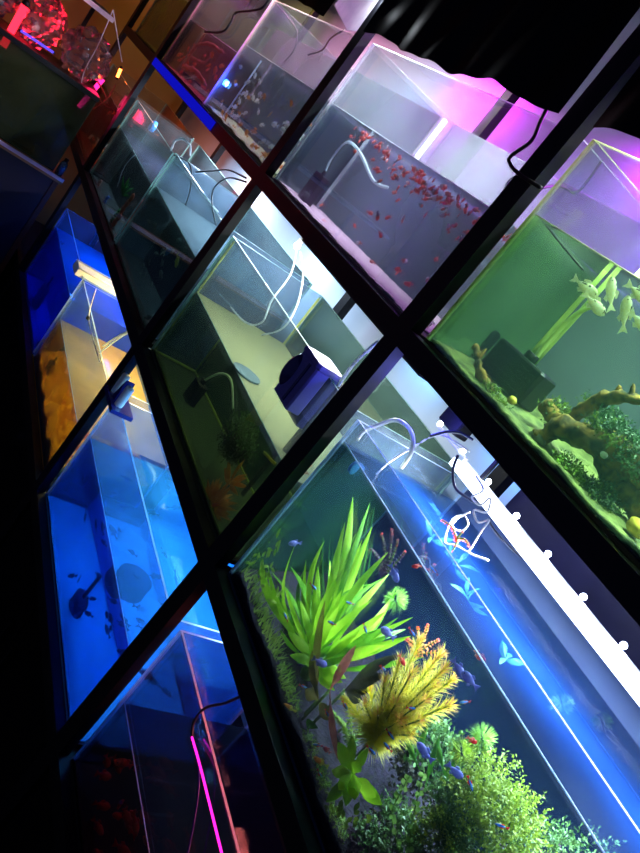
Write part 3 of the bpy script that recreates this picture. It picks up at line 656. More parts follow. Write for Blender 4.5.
# purple soil bed of the planted tank
M['soil'] = paint('purple_aquasoil', (5, 3, 10), .95, (30, 18, 42), 120, 1, contrast=2.4)
def soil(key, z_f, z_b, mat, label, amp=.004, name='aquarium_soil', seed=1):
    k = T[key]; rg = random.Random(seed); b = MB(); nx, ny = 90, 28; vs = []; fs = []
    x0, x1, y0, y1 = k['x0']+.008, k['x1']-.008, YF+.008, YB-.008
    for j in range(ny+1):
        for i in range(nx+1):
            t = j/ny; z = z_f + (z_b-z_f)*t + rg.uniform(-amp, amp) + amp*1.5*math.sin(i*.35)*math.cos(j*.5)
            vs.append((x0+(x1-x0)*i/nx, y0+(y1-y0)*t, z))
    fs = [(j*(nx+1)+i, j*(nx+1)+i+1, (j+1)*(nx+1)+i+1, (j+1)*(nx+1)+i) for j in range(ny) for i in range(nx)]
    n0 = len(vs); zb = k['z0']+.0075
    bd = [i for i in range(nx+1)] + [j*(nx+1)+nx for j in range(1, ny+1)] + [ny*(nx+1)+i for i in range(nx-1, -1, -1)] + [j*(nx+1) for j in range(ny-1, 0, -1)]
    for q in bd: vs.append((vs[q][0], vs[q][1], zb))
    m_ = len(bd)
    fs += [(bd[i], n0+i, n0+(i+1) % m_, bd[(i+1) % m_]) for i in range(m_)] + [tuple(n0+i for i in range(m_))[::-1]]
    b.add(vs, fs, 0, True); o = b.build(name, mat, origin=((x0+x1)/2, (y0+y1)/2, zb)); o['kind'] = 'stuff'; return tag(o, label, 'soil')
soil('M4', .648, .72, 'soil', 'dark purple grainy soil bed of the planted tank', .003)
M['gravelc'] = paint('cream_gravel', (175, 168, 120), .9, (215, 205, 165), 150, .8); M['gravelg'] = paint('green_sand', (66, 74, 34), .9, (120, 124, 62), 40, .6, contrast=1.5); M['gravelp'] = paint('pink_grey_sand', (150, 110, 125), .9, (185, 150, 160), 100, .6)
soil('U2', 1.274, 1.285, 'gravelc', 'cream gravel under the white and orange fish', .002, 'gravel', 2)
soil('U4', 1.276, 1.30, 'gravelg', 'yellow-green algae-covered sand in the green tank', .002, 'sand', 3)
soil('U3', 1.272, 1.276, 'gravelp', 'thin pinkish-grey sand under the red shoal', .001, 'sand', 4)
def ground(p, key='M4'):
    k = T[key]; t = (p.y-YF)/(YB-YF); return Vector((p.x, p.y, {'M4': .648+.072*t, 'U4': 1.276+.024*t}[key]-.004))

# sword plants
base = W(312, 668, .13)
mb = MB(); rg = random.Random(5)
tips = [(353,497,.12),(345,522,.10),(372,527,.16),(389,574,.18),(413,617,.10),(388,552,.14),(268,566,.10),(262,550,.14),(297,540,.14),(284,585,.08),(411,636,.14),(318,566,.08),(330,560,.18),(362,540,.2),(352,560,.09),(300,600,.07),(372,600,.08),(398,590,.2),(288,632,.07),(290,655,.07),(385,645,.07),(342,590,.06),(325,540,.2),(275,600,.16),(366,575,.22),(306,560,.2),(340,605,.05),(385,612,.06),(360,630,.055)]
for (u, v, y) in tips:
    tp = W(u, v, y); b0 = base + Vector((rg.uniform(-.012, .012), rg.uniform(-.012, .012), .01))
    leafto(mb, b0, tp, rg.uniform(.015, .022), 0, rg.uniform(-.02, .26), SW, 12, rg.uniform(-.9, .9))
    t2 = W(u+rg.uniform(-20, 20), v+rg.uniform(5, 40), y+.04); leafto(mb, b0, t2, rg.uniform(.011, .017), 1, rg.uniform(.05, .3), SW, 12, rg.uniform(-.9, .9))
for q in range(16):
    an = rg.uniform(0, 2*PI); tp = base + Vector((math.cos(an)*.07, math.sin(an)*.04, rg.uniform(.01, .06))); leafto(mb, base+Vector((0, 0, .01)), tp, rg.uniform(.016, .022), 0, .2, SW, 9, rg.uniform(-.6, .6))
t = empty('sword_plant', ground(base), 'largest bright green broad-leaved plant in the planted tank', 'plant')
mb.build('foliage', ['sword', 'swordmid'], t)
mb = MB(); g0 = ground(base); mb.cyl(g0, .016, base.z+.02-g0.z, 10, prof=[(.012,0),(.016,.01),(.010,base.z+.02-g0.z),(0,base.z+.02-g0.z)]); mb.build('crown', 'stemg', t)
base2 = W(352, 776, .06); mb = MB()
for (u, v, y) in [(338,742,.07),(352,735,.1),(368,748,.09),(326,802,.06),(376,797,.08),(346,806,.06),(332,770,.08),(360,760,.06),(340,790,.05),(382,805,.1),(356,800,.05)]:
    leafto(mb, base2 + Vector((rg.uniform(-.006, .006), 0, .004)), W(u, v, y-.02), rg.uniform(.021, .027), 0, .12, SW, 8, rg.uniform(-.5, .5))
t = empty('small_sword_plant', ground(base2), 'small bright green rosette plant low at the front of the planted tank', 'plant'); mb.build('foliage', 'sword', t)
mb = MB(); g0 = ground(base2); mb.tube([g0, base2], .004, 6); mb.build('stem', 'stemg', t)
# bronze and pink leaves
def cryptlike(u, v, y, tl, mat, label, w=.024, bow=.1):
    bp = W(u, v, y); g0 = ground(bp); mb = MB(); r2 = random.Random(u)
    for (a, c, yy) in tl: leafto(mb, bp, W(a, c, yy), r2.uniform(w*.85, w*1.15), 0, bow, SW, 8, r2.uniform(-.6, .6))
    t = empty('broad_leaf_plant', g0, label, 'plant'); mb.build('foliage', mat, t)
    s = MB(); s.tube([g0, bp], .003, 6); s.build('stem', 'stemg', t)
cryptlike(318, 700, .08, [(325,600,.06),(312,650,.06),(305,690,.06),(330,720,.07)], 'bronze', 'bronze-green long-leaved plant under the largest green plant', .024)
cryptlike(330, 690, .07, [(356,645,.055),(348,660,.05),(338,760,.06)], 'pinkleaf', 'plant with pink-red leaves at the foot of the green plant', .017)
cryptlike(345, 690, .08, [(398,655,.07),(385,675,.07),(362,700,.06),(370,690,.09)], 'darkleaf', 'dark olive broad-leaved plant beside the yellow feathery one', .026)
cryptlike(300, 720, .10, [(278,705,.08),(285,735,.06),(318,728,.07)], 'sworddark', 'small dull green plant on the purple soil edge', .014)
# vallisneria strips
mb = MB()
for i in range(12):
    b0 = W(320+i*4, 600, .26); tp = W(322+i*5+rg.uniform(-6, 6), 520+rg.uniform(-15, 25), .26); leafto(mb, b0, tp, .006, 0, .05, lambda t: 1-.8*t, 6)
tag(mb.build('tape_grass', 'val', origin=W(340, 600, .26)), 'dark green ribbon grass behind the largest green plant', 'plant')
# feathery yellow plant
def feathery(cu, cv, y, ends, mats, label, name='feathery_plant', nl=.024, rw=16, sp=.007, w=.0016):
    bp = W(cu, cv, y); mb = MB(); st = MB(); r2 = random.Random(cu)
    for (u, v, yy) in ends:
        tp = W(u, v, yy); cv_ = bez([bp, bp.lerp(tp, .5) + Vector((0, 0, .006)), tp], 6); st.tube(cv_, .0016, 5)
        L = (tp-bp).length; n = int(L/sp)
        for i in range(n+1):
            tt = i/n; p = cv_[min(len(cv_)-1, int(tt*(len(cv_)-1)))].lerp(cv_[min(len(cv_)-1, int(tt*(len(cv_)-1))+1)], (tt*(len(cv_)-1)) % 1)
            d = (tp-bp).normalized(); a = d.cross(Vector((0, 1, .2))).normalized(); c = d.cross(a)
            ll = nl*(1-.45*tt)*r2.uniform(.8, 1.2)
            for q in range(rw):
                an = 2*PI*q/rw + i*.7; an += r2.uniform(-.3, .3); dd = (a*math.cos(an) + c*math.sin(an) + d*(.35+.9*tt+r2.uniform(-.2, .3))).normalized()
                e = p + dd*ll*r2.uniform(.7, 1.15) + Vector((0, 0, -.003)); s = dd.cross(d).normalized()*w
                m_ = p.lerp(e, .5) + Vector((0, 0, .0015))
                mb.add([p - s*.6, p + s*.6, m_ + s, m_ - s, e], [(0, 1, 2, 3), (3, 2, 4)], 0 if tt < r2.uniform(.7, 1.2) else 1)
    t = empty(name, ground(bp), label, 'plant'); mb.build('foliage', mats, t); name != 'red_twig' and st.tube([ground(bp), bp], .002, 5); st.build('stem', 'stemg', t)
feathery(372, 740, .10, [(420,640,.08),(440,655,.1),(452,680,.1),(400,660,.07),(385,680,.06),(450,705,.09),(425,700,.06),(370,690,.09),(355,715,.1),(430,665,.15),(410,735,.08),(412,672,.06),(395,705,.06),(378,715,.06),(435,685,.08),(405,690,.12),(365,705,.06),(445,668,.06),(420,720,.06),(345,700,.09),(400,720,.05)], ['feather', 'feather2'], 'golden-yellow feathery plant in the middle of the planted tank', nl=.040, rw=11, sp=.0045, w=.0007)
feathery(415, 655, .16, [(428,625,.14),(418,628,.16),(438,640,.16),(445,655,.18),(408,640,.13)], ['coral', 'redleaf'], 'small coral-pink stem plant above the golden feathery one', 'stem_plant', .010, 8, .006, .0028)
feathery(385, 575, .28, [(382,535,.28),(398,540,.27),(372,550,.28),(405,552,.28),(392,530,.3)], ['purpleleaf', 'redleaf'], 'dark purple stem plant with red tips behind the green leaves', 'stem_plant', .012, 9, .006, .003)
feathery(352, 745, .15, [(345,700,.15),(360,725,.14),(330,710,.16)], ['grass', 'grass'], 'small olive feathery plant behind the rosette', 'feathery_plant', .016, 12, .007)
def puff(c, r, mat, label, n=420, name='moss_ball_or_reflection', seed=0):
    r2 = random.Random(seed); mb = MB(); c = Vector(c)
    for i in range(n):
        d = Vector((r2.gauss(0, 1), r2.gauss(0, 1), r2.gauss(0, 1))).normalized(); s = d.cross(Vector((.3, .5, .8))).normalized()*r*.035
        e = c + d*r*r2.uniform(.75, 1.05) + Vector((r2.uniform(-1, 1), r2.uniform(-1, 1), r2.uniform(-1, 1)))*r*.08
        q = c + d*r*.2; m_ = q.lerp(e, .6); mb.add([q, m_+s, e, m_-s], [(0, 1, 2, 3)], 0)
    tag(mb.build(name, mat, origin=c), label, 'plant')
puff(W(396, 600, .2), .030, 'pale', 'pale green fluffy ball plant right of the large green plant', seed=1)
puff(W(482, 738, .12), .026, 'pale', 'pale green fluffy ball plant on top of the moss bush', seed=2)
puff(W(462, 752, .2), .030, 'mossg', 'mid green fluffy ball plant left of the moss bush', seed=3)
puff(onz(602, 722, .985), .022, 'mossd', 'puff standing in for a plant reflection at the water surface, right one', seed=4)  # added puffs imitate ball plants reflected in the surface
puff(onz(562, 704, .985), .024, 'mossd', 'puff standing in for a plant reflection at the water surface, left one', seed=5)
# bushy moss
def bush(c, R, n, mats, label, seed, leaf=.006, name='moss_bush', twig=True):
    r2 = random.Random(seed); mb = MB(); c = Vector(c)
    for i in range(n):
        d = Vector((r2.gauss(0, 1), r2.gauss(0, 1), r2.gauss(0, 1))).normalized(); rr = r2.uniform(.25, 1)**.45
        bump = 1 + .22*math.sin(d.x*7+seed) * math.cos(d.z*6)
        p = c + Vector((d.x*R[0], d.y*R[1], d.z*R[2]))*rr*bump
        g = (d*.7 + Vector((r2.uniform(-1, 1), r2.uniform(-1, 1), r2.uniform(-.2, 1.2)))).normalized()
        for q in range(6):
            pp = p + g*leaf*.55*q; s = Vector((r2.uniform(-1, 1), r2.uniform(-1, 1), r2.uniform(-1, 1))).normalized(); f = (g*.6 + s).normalized()*leaf; w_ = f.cross(g).normalized()*leaf*.28
            mb.add([pp, pp+f*.5+w_, pp+f, pp+f*.5-w_], [(0, 1, 2, 3)], 0 if (d.z > -.1 and rr > .6) else 1)
    tag(mb.build(name, mats, origin=c-Vector((0, 0, R[2]))), label, 'plant')
def clampz(p, R, key='M4'):
    k = T[key]; return Vector((min(p.x, k['x1']-R[0]*1.25), min(max(p.y, YF+.012+R[1]*1.25), YB-.02-R[1]*1.2), min(p.z, .965-R[2]*1.25)))
R_ = (.085, .055, .085); bush(clampz(W(520, 790, .11), R_), R_, 1500, ['mossg', 'mossd'], 'large bushy green moss-like plant at lower right of the planted tank', 11)
R_ = (.06, .05, .06); bush(clampz(W(470, 812, .10), R_), R_, 800, ['mossg', 'mossd'], 'bushy green plant at the bottom edge, left of the large moss bush', 12)
R_ = (.07, .06, .09); bush(clampz(W(565, 850, .2), R_), R_, 900, ['mossd', 'purpleleaf'], 'dark bushy plant at the bottom right corner, behind the moss bush', 13)
R_ = (.045, .04, .05); bush(clampz(W(430, 845, .08), R_), R_, 600, ['mossg', 'mossd'], 'low bushy plant at the bottom edge of the planted tank', 14)
R_ = (.05, .05, .05); bush(clampz(W(425, 760, .2), R_), R_, 420, ['mossd', 'darkleaf'], 'dark thicket behind the golden feathery plant', 15, .010)
R_ = (.04, .03, .03); bush(clampz(W(392, 830, .12), R_), R_, 240, ['mossd', 'darkleaf'], 'dark low thicket right of the rosette plant', 16, .008)
R_ = (.035, .03, .025); bush(clampz(W(366, 848, .07), R_), R_, 220, ['mossd', 'purpleleaf'], 'dark purple-green tuft at the bottom edge below the creeping plant', 17, .008)
# more green leaves in the dark thicket
mb = MB()
for (a, c) in (((425,790),(440,735)),((420,770),(405,735)),((430,830),(445,800)),((445,775),(436,740)),((415,760),(428,725)),((440,790),(455,760))):
    leafto(mb, W(*a, .12), W(*c, .12), .010, 0, .1, SW)
tag(mb.build('narrow_leaf_plant', 'sworddark', origin=W(430, 790, .12)), 'narrow dark green leaves between feathery plant and moss bush', 'plant')
# pale round-leaved stems
mb = MB(); st = MB()
for (pa, nn) in ((((400,853,.05),(392,815,.05),(402,790,.05),(410,776,.05)), 22), (((408,858,.05),(412,825,.05),(418,795,.05),(424,770,.05)), 22)):
    cvp = bez([W(*q) for q in pa], 8); st.tube(cvp, .0014, 5)
    for i in range(nn):
        p = cvp[int(i/nn*(len(cvp)-1))]; an = i*2.4; d = Vector((math.cos(an), -.5+.5*math.sin(an), .5)); leafto(mb, p, p+d.normalized()*.011, .008, 0, .1, None, 4)
t = empty('round_leaf_stems', ground(W(402, 850, .05)), 'pale green round-leaved stems at the bottom of the planted tank', 'plant'); mb.build('foliage', 'pale', t); st.build('stem', 'stemg', t)
mb = MB()
for i in range(26):
    p = W(345+rg.uniform(-22, 24), 818+rg.uniform(-12, 14), .05); leafto(mb, p, p+Vector((rg.uniform(-1, 1), rg.uniform(-.4, .2), 1)).normalized()*.013, .007, 0, .1, None, 4)
tag(mb.build('clover_plant', 'mossg', origin=W(345, 820, .05)), 'low small-leaved creeping plant on soil below the rosette', 'plant')
# grass and moss along the front of the soil
def tuft(u0, v0, u1, v1, n, L, mat, label, y=.045, w=.0030, spread=.8):
    mb = MB(); a, b = W(u0, v0, y), W(u1, v1, y)
    for i in range(n):
        p = a.lerp(b, rg.random()); p = Vector((p.x, rg.uniform(YF+.012, YF+.05), .648)); d = Vector((rg.uniform(-spread, spread), rg.uniform(-.2, .3), 1)).normalized()
        leafto(mb, p, p + d*L*rg.uniform(.5, 1.2), w, 0, rg.uniform(-.2, .2), lambda t: 1-.9*t, 4, rg.uniform(-1, 1))
    o = tag(mb.build('grass_tuft', mat, origin=(a+b)/2), label, 'grass'); o['kind'] = 'stuff'
tuft(236, 578, 272, 655, 130, .042, 'grassb', 'long green grass at the front left corner of the planted tank')
tuft(255, 625, 290, 700, 90, .028, 'grassb', 'mid-length grass on the soil below the corner grass')
R_ = (.02, .015, .012)
for i, (u, v, nn) in enumerate([(300, 752, 90), (308, 785, 120), (322, 835, 160), (268, 690, 90), (278, 715, 60)]):
    p = W(u, v, .05); p.z = .652; p.y = YF+.03; bush(p, (.03, .014, .008), nn, ['grass', 'mossg'], 'patch of yellow-green moss on the purple soil, ' + ['third from the top', 'fourth from the top', 'lowest one', 'topmost', 'second from the top'][i], 30+i, .004, 'moss_patch')
# leafy corner bush in the left front corner
mb = MB()
for i in range(60):
    p = W(250+rg.uniform(-8, 28), 560+rg.uniform(-25, 60), rg.uniform(.05, .10)); an = rg.uniform(0, 2*PI)
    leafto(mb, p, p + Vector((math.cos(an), -.3, .6+math.sin(an))).normalized()*rg.uniform(.014, .028), .007, 0, .15, None, 5)
tag(mb.build('fine_leaf_plant', 'grass', origin=W(255, 600, .07)), 'fine-leaved green plant climbing in the left corner of the planted tank', 'plant')
# added sprigs imitate plants mirrored near the surface behind the rim
for i, (u, v, sc) in enumerate([(432,540,1),(455,566,1.1),(468,600,1.0),(505,660,.8)]):
    mb = MB(); p = onz(u, v, .955); p.y = min(p.y, .36)
    for q in range(6): an = q*1.05+i; leafto(mb, p, p + Vector((math.cos(an)*.7, math.sin(an)*.5, .3+.3*math.sin(q*2.3))).normalized()*.045*sc, .010, 0, .2, SW, 7, rg.uniform(-.8, .8))
    tag(mb.build('mirror_sprig', 'sworddark', origin=p), 'leafy sprig added for mirrored plants at the surface below the LED bar, ' + ['topmost', 'second', 'third', 'lowest'][i], 'plant', 'added mirror sprigs under the LED bar')
# fish of the planted tank
for i, (u, v, kd, y) in enumerate([(286,617,'neon',.06),(313,586,'neon',.06),(332,623,'neon',.05),(383,668,'neon',.05),(303,686,'neon',.06),(327,713,'neon',.05),(345,705,'neon',.05),(411,708,'neon',.05),(390,734,'neon',.05),(371,750,'neon',.05),(318,745,'neon',.05),(388,747,'neon',.05),(465,702,'neon',.06),(470,783,'neon',.05),(412,632,'neon',.07),(502,826,'neon',.05),(350,603,'neon',.06),(428,568,'neon',.08),(320,774,'neon',.05),(365,628,'neon',.05),
     (472,740,'cherry',.05),(402,660,'cherry',.05),(417,566,'cherry',.08),(327,750,'cherry',.06),(478,655,'cherry',.06),
     (290,708,'gold',.05),(321,762,'gold',.05),
     (295,543,'rainbow',.06),(394,573,'rainbow',.08),(388,633,'rainbow',.06),(320,662,'rainbow',.05),(455,771,'rainbow',.05),(425,752,'rainbow',.06),(458,668,'rainbow',.06),(470,680,'rainbow',.07)]):
    nm = {'neon': 'neon_tetra', 'cherry': 'red_barb', 'gold': 'golden_fish', 'rainbow': 'violet_fish'}[kd]
    what = {'neon': 'tiny blue-striped fish with red tail', 'cherry': 'small red fish', 'gold': 'slim orange-yellow fish', 'rainbow': 'violet-blue deep-bodied fish'}[kd]
    pl = [('above the corner grass', 240, 590), ('among the large green leaves', 320, 590), ('beside the red-tipped purple plant', 400, 560), ('over the purple soil', 290, 700), ('by the rosette plant', 335, 765), ('in front of the golden feathery plant', 410, 700), ('in open dark water', 470, 680), ('over the moss bush', 490, 790), ('near the bronze leaves', 325, 680), ('right of the large green plant', 395, 635)]
    pn = min(pl, key=lambda q: (q[1]-u)**2+(q[2]-v)**2)[0]
    extra = ['left-hand', 'right-hand', 'higher', 'lower'][i % 4]
    put_fish(kd, W(u, v, y), rnd.choice((.9, .9+PI))+rnd.uniform(-.5, .5), rnd.uniform(-.3, .5), {'neon': .85, 'cherry': .9, 'gold': .95, 'rainbow': .9}[kd], nm, what + ' ' + pn, 'fish', {'neon': 'blue-striped fish in the planted tank', 'cherry': 'red fish in the planted tank', 'gold': 'golden fish in the planted tank', 'rainbow': 'violet fish in the planted tank'}[kd])

# driftwood of the green tank
M['wood'] = paint('algae_driftwood', (56, 44, 18), .9, (158, 116, 42), 50, 1, contrast=1.5); M['wooddark'] = paint('dark_driftwood', (56, 44, 22), .85, (98, 78, 38), 45, 1); M['woodpink'] = paint('pinkish_driftwood', (170, 110, 110), .8, (205, 150, 140), 45, 1)
from mathutils import noise
def wood(name, limbs, mats, label, sub=None):
    mb = MB()
    for pts, r in limbs:
        q = bez(pts, 7); n = len(q); mb.tube(q, [r[0]+(r[1]-r[0])*i/(n-1)*1.0 + .12*r[0]*math.sin(i*1.7) for i in range(n)], 10)
    rr = limbs[0][1][0]
    mb.v = [tuple(Vector(v) + noise.noise_vector(Vector(v)*26)*rr*.55 + noise.noise_vector(Vector(v)*110)*rr*.25) for v in mb.v]
    return tag(mb.build(name, mats, origin=limbs[0][0][0]), label, 'driftwood')
o = wood('driftwood', [([W(536,438,.09), W(560,428,.09), W(590,440,.10), W(625,455,.11), W(660,480,.12)], (.017, .028)),
     ([W(545,405,.14), W(556,418,.14), W(575,432,.14)], (.010, .020)),
     ([W(570,420,.14), W(592,403,.13), W(612,397,.12), W(640,402,.12), W(665,412,.12)], (.014, .008)),
     ([W(614,396,.12), W(621,388,.12)], (.006, .003)), ([W(628,399,.12), W(636,383,.12)], (.005, .003)),
     ([W(600,440,.15), W(612,470,.15), W(640,500,.14), W(660,520,.14)], (.022, .028))], 'wood', 'large mossy branching driftwood in the green tank')
wood('driftwood_stump', [([ground(W(490,395,.08), 'U4'), W(482,378,.08), W(479,358,.08), W(475,344,.08)], (.011, .005)), ([W(479,358,.08), W(486,347,.08)], (.006, .003))], 'wood', 'short forked upright twig near the left pane, green tank')
wood('driftwood', [([W(178,80,.2), W(190,55,.2), W(205,34,.2)], (.020, .014)), ([W(196,45,.2), W(210,45,.18), W(224,54,.16)], (.010, .006)), ([W(190,58,.2), W(205,62,.2), W(212,52,.2)], (.009, .005)), ([W(185,66,.18), W(196,72,.14), W(206,86,.12)], (.012, .007))], 'woodpink', 'pink-lit branching driftwood in the far upper tank')
def moss_on(u, v, y, R, n, label, seed, mats=('mossg', 'grass'), leaf=.006): bush(W(u, v, y), R, n, list(mats), label, seed, leaf, 'moss_clump')
gmat('mossolive', (86, 110, 30), (140, 160, 50)); gmat('mossteal', (34, 70, 44), (60, 96, 60))
moss_on(556, 414, .15, (.025, .02, .012), 160, 'small green moss on top of the driftwood fork', 41, ('mossolive', 'mossteal'))
moss_on(606, 420, .16, (.06, .02, .012), 340, 'dark green moss along the top of the driftwood trunk', 42, ('mossteal', 'mossolive'))
moss_on(612, 436, .10, (.045, .018, .016), 420, 'thick dark moss hanging over the front of the driftwood trunk', 47, ('mossteal', 'mossolive'))
moss_on(636, 462, .10, (.035, .02, .02), 300, 'dark moss on the trunk at the right edge of the green tank', 48, ('mossteal', 'mossd'))
moss_on(563, 476, .09, (.035, .03, .020), 420, 'bright green moss mass beneath the driftwood', 43, ('grass', 'mossolive'))
moss_on(596, 500, .10, (.035, .03, .018), 300, 'teal-green moss right of the bright moss mass', 44, ('mossteal', 'mossolive'))
moss_on(492, 398, .07, (.035, .02, .005), 120, 'low algae fringe at the front left of the green tank', 46, ('mossolive', 'mossteal'))
for (u, v, mt, r, lab, nm) in ((491, 393, 'shell', .013, 'white shell on the sand near the forked twig', 'shell'), (512, 400, 'ystone', .010, 'small yellow stone under the black filter', 'stone'), (637, 528, 'ystone', .018, 'yellow stone at the right edge of the green tank', 'stone'), (604, 455, 'shell', .007, 'tiny white snail on the dark driftwood', 'snail'), (537, 440, 'rock', .02, 'brown stone at the left end of the driftwood', 'stone')):
    p = W(u, v, .085); b = MB(); b.blob(p, (r, r*.8, r*.7), 0, 12, 8, .12); tag(b.build(nm, mt, origin=p), lab, nm)
# murky tank plants
def frond(u, v, y, n, L, mat, label, seed, w=.012):
    r2 = random.Random(seed); p = W(u, v, y); mb = MB()
    for i in range(n):
        d = Vector((r2.uniform(-1, 1), r2.uniform(-.6, .4), r2.uniform(.0, 1))).normalized(); leafto(mb, p, p+d*L*r2.uniform(.6, 1.1), w, 0, .2, SW, 6)
    tag(mb.build('leafy_plant', mat, origin=p), label, 'plant')
frond(212, 508, .08, 30, .085, 'coral', 'orange-brown leafy plant at the bottom of the murky tank', 51)
frond(230, 484, .10, 14, .07, 'coral', 'smaller orange-brown plant above the first, murky tank', 52)
R_ = (.07, .04, .05); bush(W(238, 440, .13), R_, 420, ['mossd', 'darkleaf'], 'dark fine-leaved bush in the murky tank', 53, .010)
cord('stick', [W(264, 452, .06), W(275, 464, .06)], .004, 'ystone', 'short yellow stick in the murky tank', 'stick')
frond(292, 482-15, .10, 8, .05, 'coral', 'pinkish-orange leaves beside the rack post, murky tank', 54, .010)
frond(122, 196, .08, 14, .10, 'orngreen', 'bright green plastic plant in the ornament tank', 55, .016)
# gravel-leaf litter in the yellow tank
R_ = (.3, .05, .04); 
M['litter'] = paint('orange_leaf_litter', (170, 90, 10), .8, (245, 190, 60), 22, .8, contrast=1.6)
soil('L2', .04, .10, 'litter', 'orange-brown leaf litter on the bottom of the yellow tank', .006, 'leaf_litter', 6)

# ------------------------------------------------------------------ LED bar, hoses and cords over the planted tank
t = empty('led_bar_lamp', (1.55, .2, 1.12), 'long bright white LED bar lamp above the planted tank', 'lamp')
b = MB(); b.box((1.19, .175, 1.112), (2.02, .215, 1.128)); b.build('housing', 'ledbar', t)
b = MB(); b.box((1.07, .196, 1.136), (1.20, .202, 1.140)); b.build('arm', 'whiteplastic', t)
b = MB(); b.box((1.19, .198, 1.128), (2.02, .206, 1.136)); b.build('top_rail', 'whiteplastic', t)
for i in range(10):
    x = 1.074+.0995*i; b = MB(); b.blob((x, .2, 1.143), .0055, 0, 10, 8); b.build('led', 'led', t)
for x in (1.25, 1.95):
    b = MB(); b.box((x, .198, 1.136), (x+.008, .204, 1.2425)); b.build('hanger', 'blackplastic', t)
area('lamp_light', (1.57, .195, 1.105), .88, .05, 15, (252, 250, 236), parent=t, spread=2.7)
point('lamp_light', (1.12, .12, 1.16), .5, (90, 90, 255), .02, t)  # added violet light; tints the rack post near the bar end
t = empty('power_adapter', (1.10, .2, 1.19), 'black adapter box hanging at the left end of the LED bar', 'adapter')
b = MB(); rbox(b, (1.10, .21, 1.185), (.035, .02, .035)); b.build('body', 'blackplastic', t)
b = MB(); b.cyl((1.10, .21, 1.219), .004, .024, 8); b.build('cable', 'cable', t)
cord('air_hose', [A(357,440,.05), A(364,431,.06), A(376,426,.08), A(395,420,.1), A(408,427,.1), A(413,440,.1), A(410,455,.1), A(401,468,.1)], .0045, 'hose', 'milky air hose arching over the corner of the planted tank', 'hose')
cord('wire', [A(376,474,.12), A(392,460,.12), A(412,448,.12), A(440,435,.14), A(470,452,.18)], .002, 'whitecable', 'thin pale wire crossing the planted tank corner', 'wire')
cord('cable', [A(458,455,.16), A(453,470,.16), A(455,487,.16), A(466,497,.16), A(480,505,.16)], .003, 'darkcable', 'dark blue cable loop at the left end of the LED bar', 'cable')
cord('cable', [A(430,436,.12), A(445,432,.15), A(460,433,.18), A(473,440,.2)], .003, 'darkcable', 'dark cable arching below the adapter box', 'cable')
cord('cord_tangle', [A(476,476,.17), A(483,490,.16), A(472,497,.15), A(480,505,.15), A(490,498,.16), A(487,512,.16), A(474,510,.15), A(478,522,.15), A(489,520,.15), A(482,530,.15), A(473,545,.15), A(470,553,.15), A(488,560,.15)], .0019, 'whitecable', 'tangled white cord below the left end of the LED bar', 'cord')
cord('cord_tangle', [A(470,512,.15), A(459,517,.15), A(452,526,.15), A(461,531,.15), A(468,524,.15), A(463,515,.15), A(452,520,.15), A(445,541,.13), A(455,545,.13), A(470,553,.14)], .0017, 'whitecable', 'smaller loop of white cord left of the tangle', 'cord')
cord('cord', [A(488,520,.16), A(500,537,.17), A(524,559,.18), A(545,571,.19), A(556,582,.195), A(560,590,.2)], .0024, 'darkcable', 'thin cord running along the LED bar', 'cord')
p = W(353, 466, .06); b = MB(); b.cyl(p, .014, .01, 18, 'x'); tag(b.build('suction_cup', 'bluepl', origin=p), 'blue suction cup on the left wall of the planted tank', 'suction cup')
feathery(446, 533, .12, [(432,515,.12),(452,526,.12),(442,545,.12),(458,540,.12)], ['redleaf', 'redleaf'], 'tiny red twiggy plant poking out beside the cord tangle', 'red_twig', .006, 5, .006, .0016)

# ------------------------------------------------------------------ black sheeting and things above the upper tier
def sheet(name, x0, x1, z0, z1, y, label, wav=.006, seed=0, skew=0):
    r2 = random.Random(seed); b = MB(); nx, nz = 60, 30; vs = []
    ph = [r2.uniform(0, 6) for _ in range(6)]
    for s in (0, 1):
        for j in range(nz+1):
            for i in range(nx+1):
                fx, fz = i/nx, j/nz; x = x0 + skew*fz + (x1-x0-skew*fz)*fx
                lo = z0 + wav*(math.sin(fx*9+ph[0]) + .6*math.sin(fx*21+ph[1]) + .3*math.sin(fx*47+ph[2]))
                z = lo + (z1-lo)*fz
                yy = y - .006*math.sin(fx*17+ph[3]+fz*2) - .004*math.sin(fx*39+ph[4]-fz*5) + s*.002
                vs.append((x, yy, z))
    o_ = (nx+1)*(nz+1); fs = []
    for j in range(nz):
        for i in range(nx):
            a = j*(nx+1)+i; q = (a, a+1, a+nx+2, a+nx+1); fs.append(q); fs.append(tuple(o_+k for k in q[::-1]))
    b.add(vs, fs, 0, True); tag(b.build(name, 'blacksheet', origin=((x0+x1)/2, y, z0)), label, 'sheet')
sheet('plastic_sheet', .085, .992, 1.716, 2.40, -.014, 'black plastic sheet draped above the red-shoal tank', seed=1, skew=-.02)
sheet('plastic_sheet', 1.10, 2.06, 1.722, 2.40, -.014, 'black plastic sheet draped above the green tank', seed=2, skew=-.035)
sheet('plastic_sheet', -1.78, -.24, 1.722, 2.40, -.014, 'black plastic sheet draped above the far upper tanks', seed=3)
M['paper'] = paint('white_paper', (235, 235, 240), .7, trans=.3)
p0 = A(335, 2, .0); b = MB(); b.add([A(334,5,.01), A(347,30,.01), A(369,32,.01), A(386,-10,.01), A(352,-14,.01)] + [A(334,5,.01)+Vector((0,.004,0)), A(347,30,.01)+Vector((0,.004,0)), A(369,32,.01)+Vector((0,.004,0)), A(386,-10,.01)+Vector((0,.004,0)), A(352,-14,.01)+Vector((0,.004,0))], [(0,1,2,3,4),(9,8,7,6,5)] + [(i, (i+1) % 5, 5+(i+1) % 5, 5+i) for i in range(5)])
tag(b.build('paper_sheet', 'paper', origin=A(350, 10, .01)), 'white sheet of paper taped beside the post at the top', 'paper')
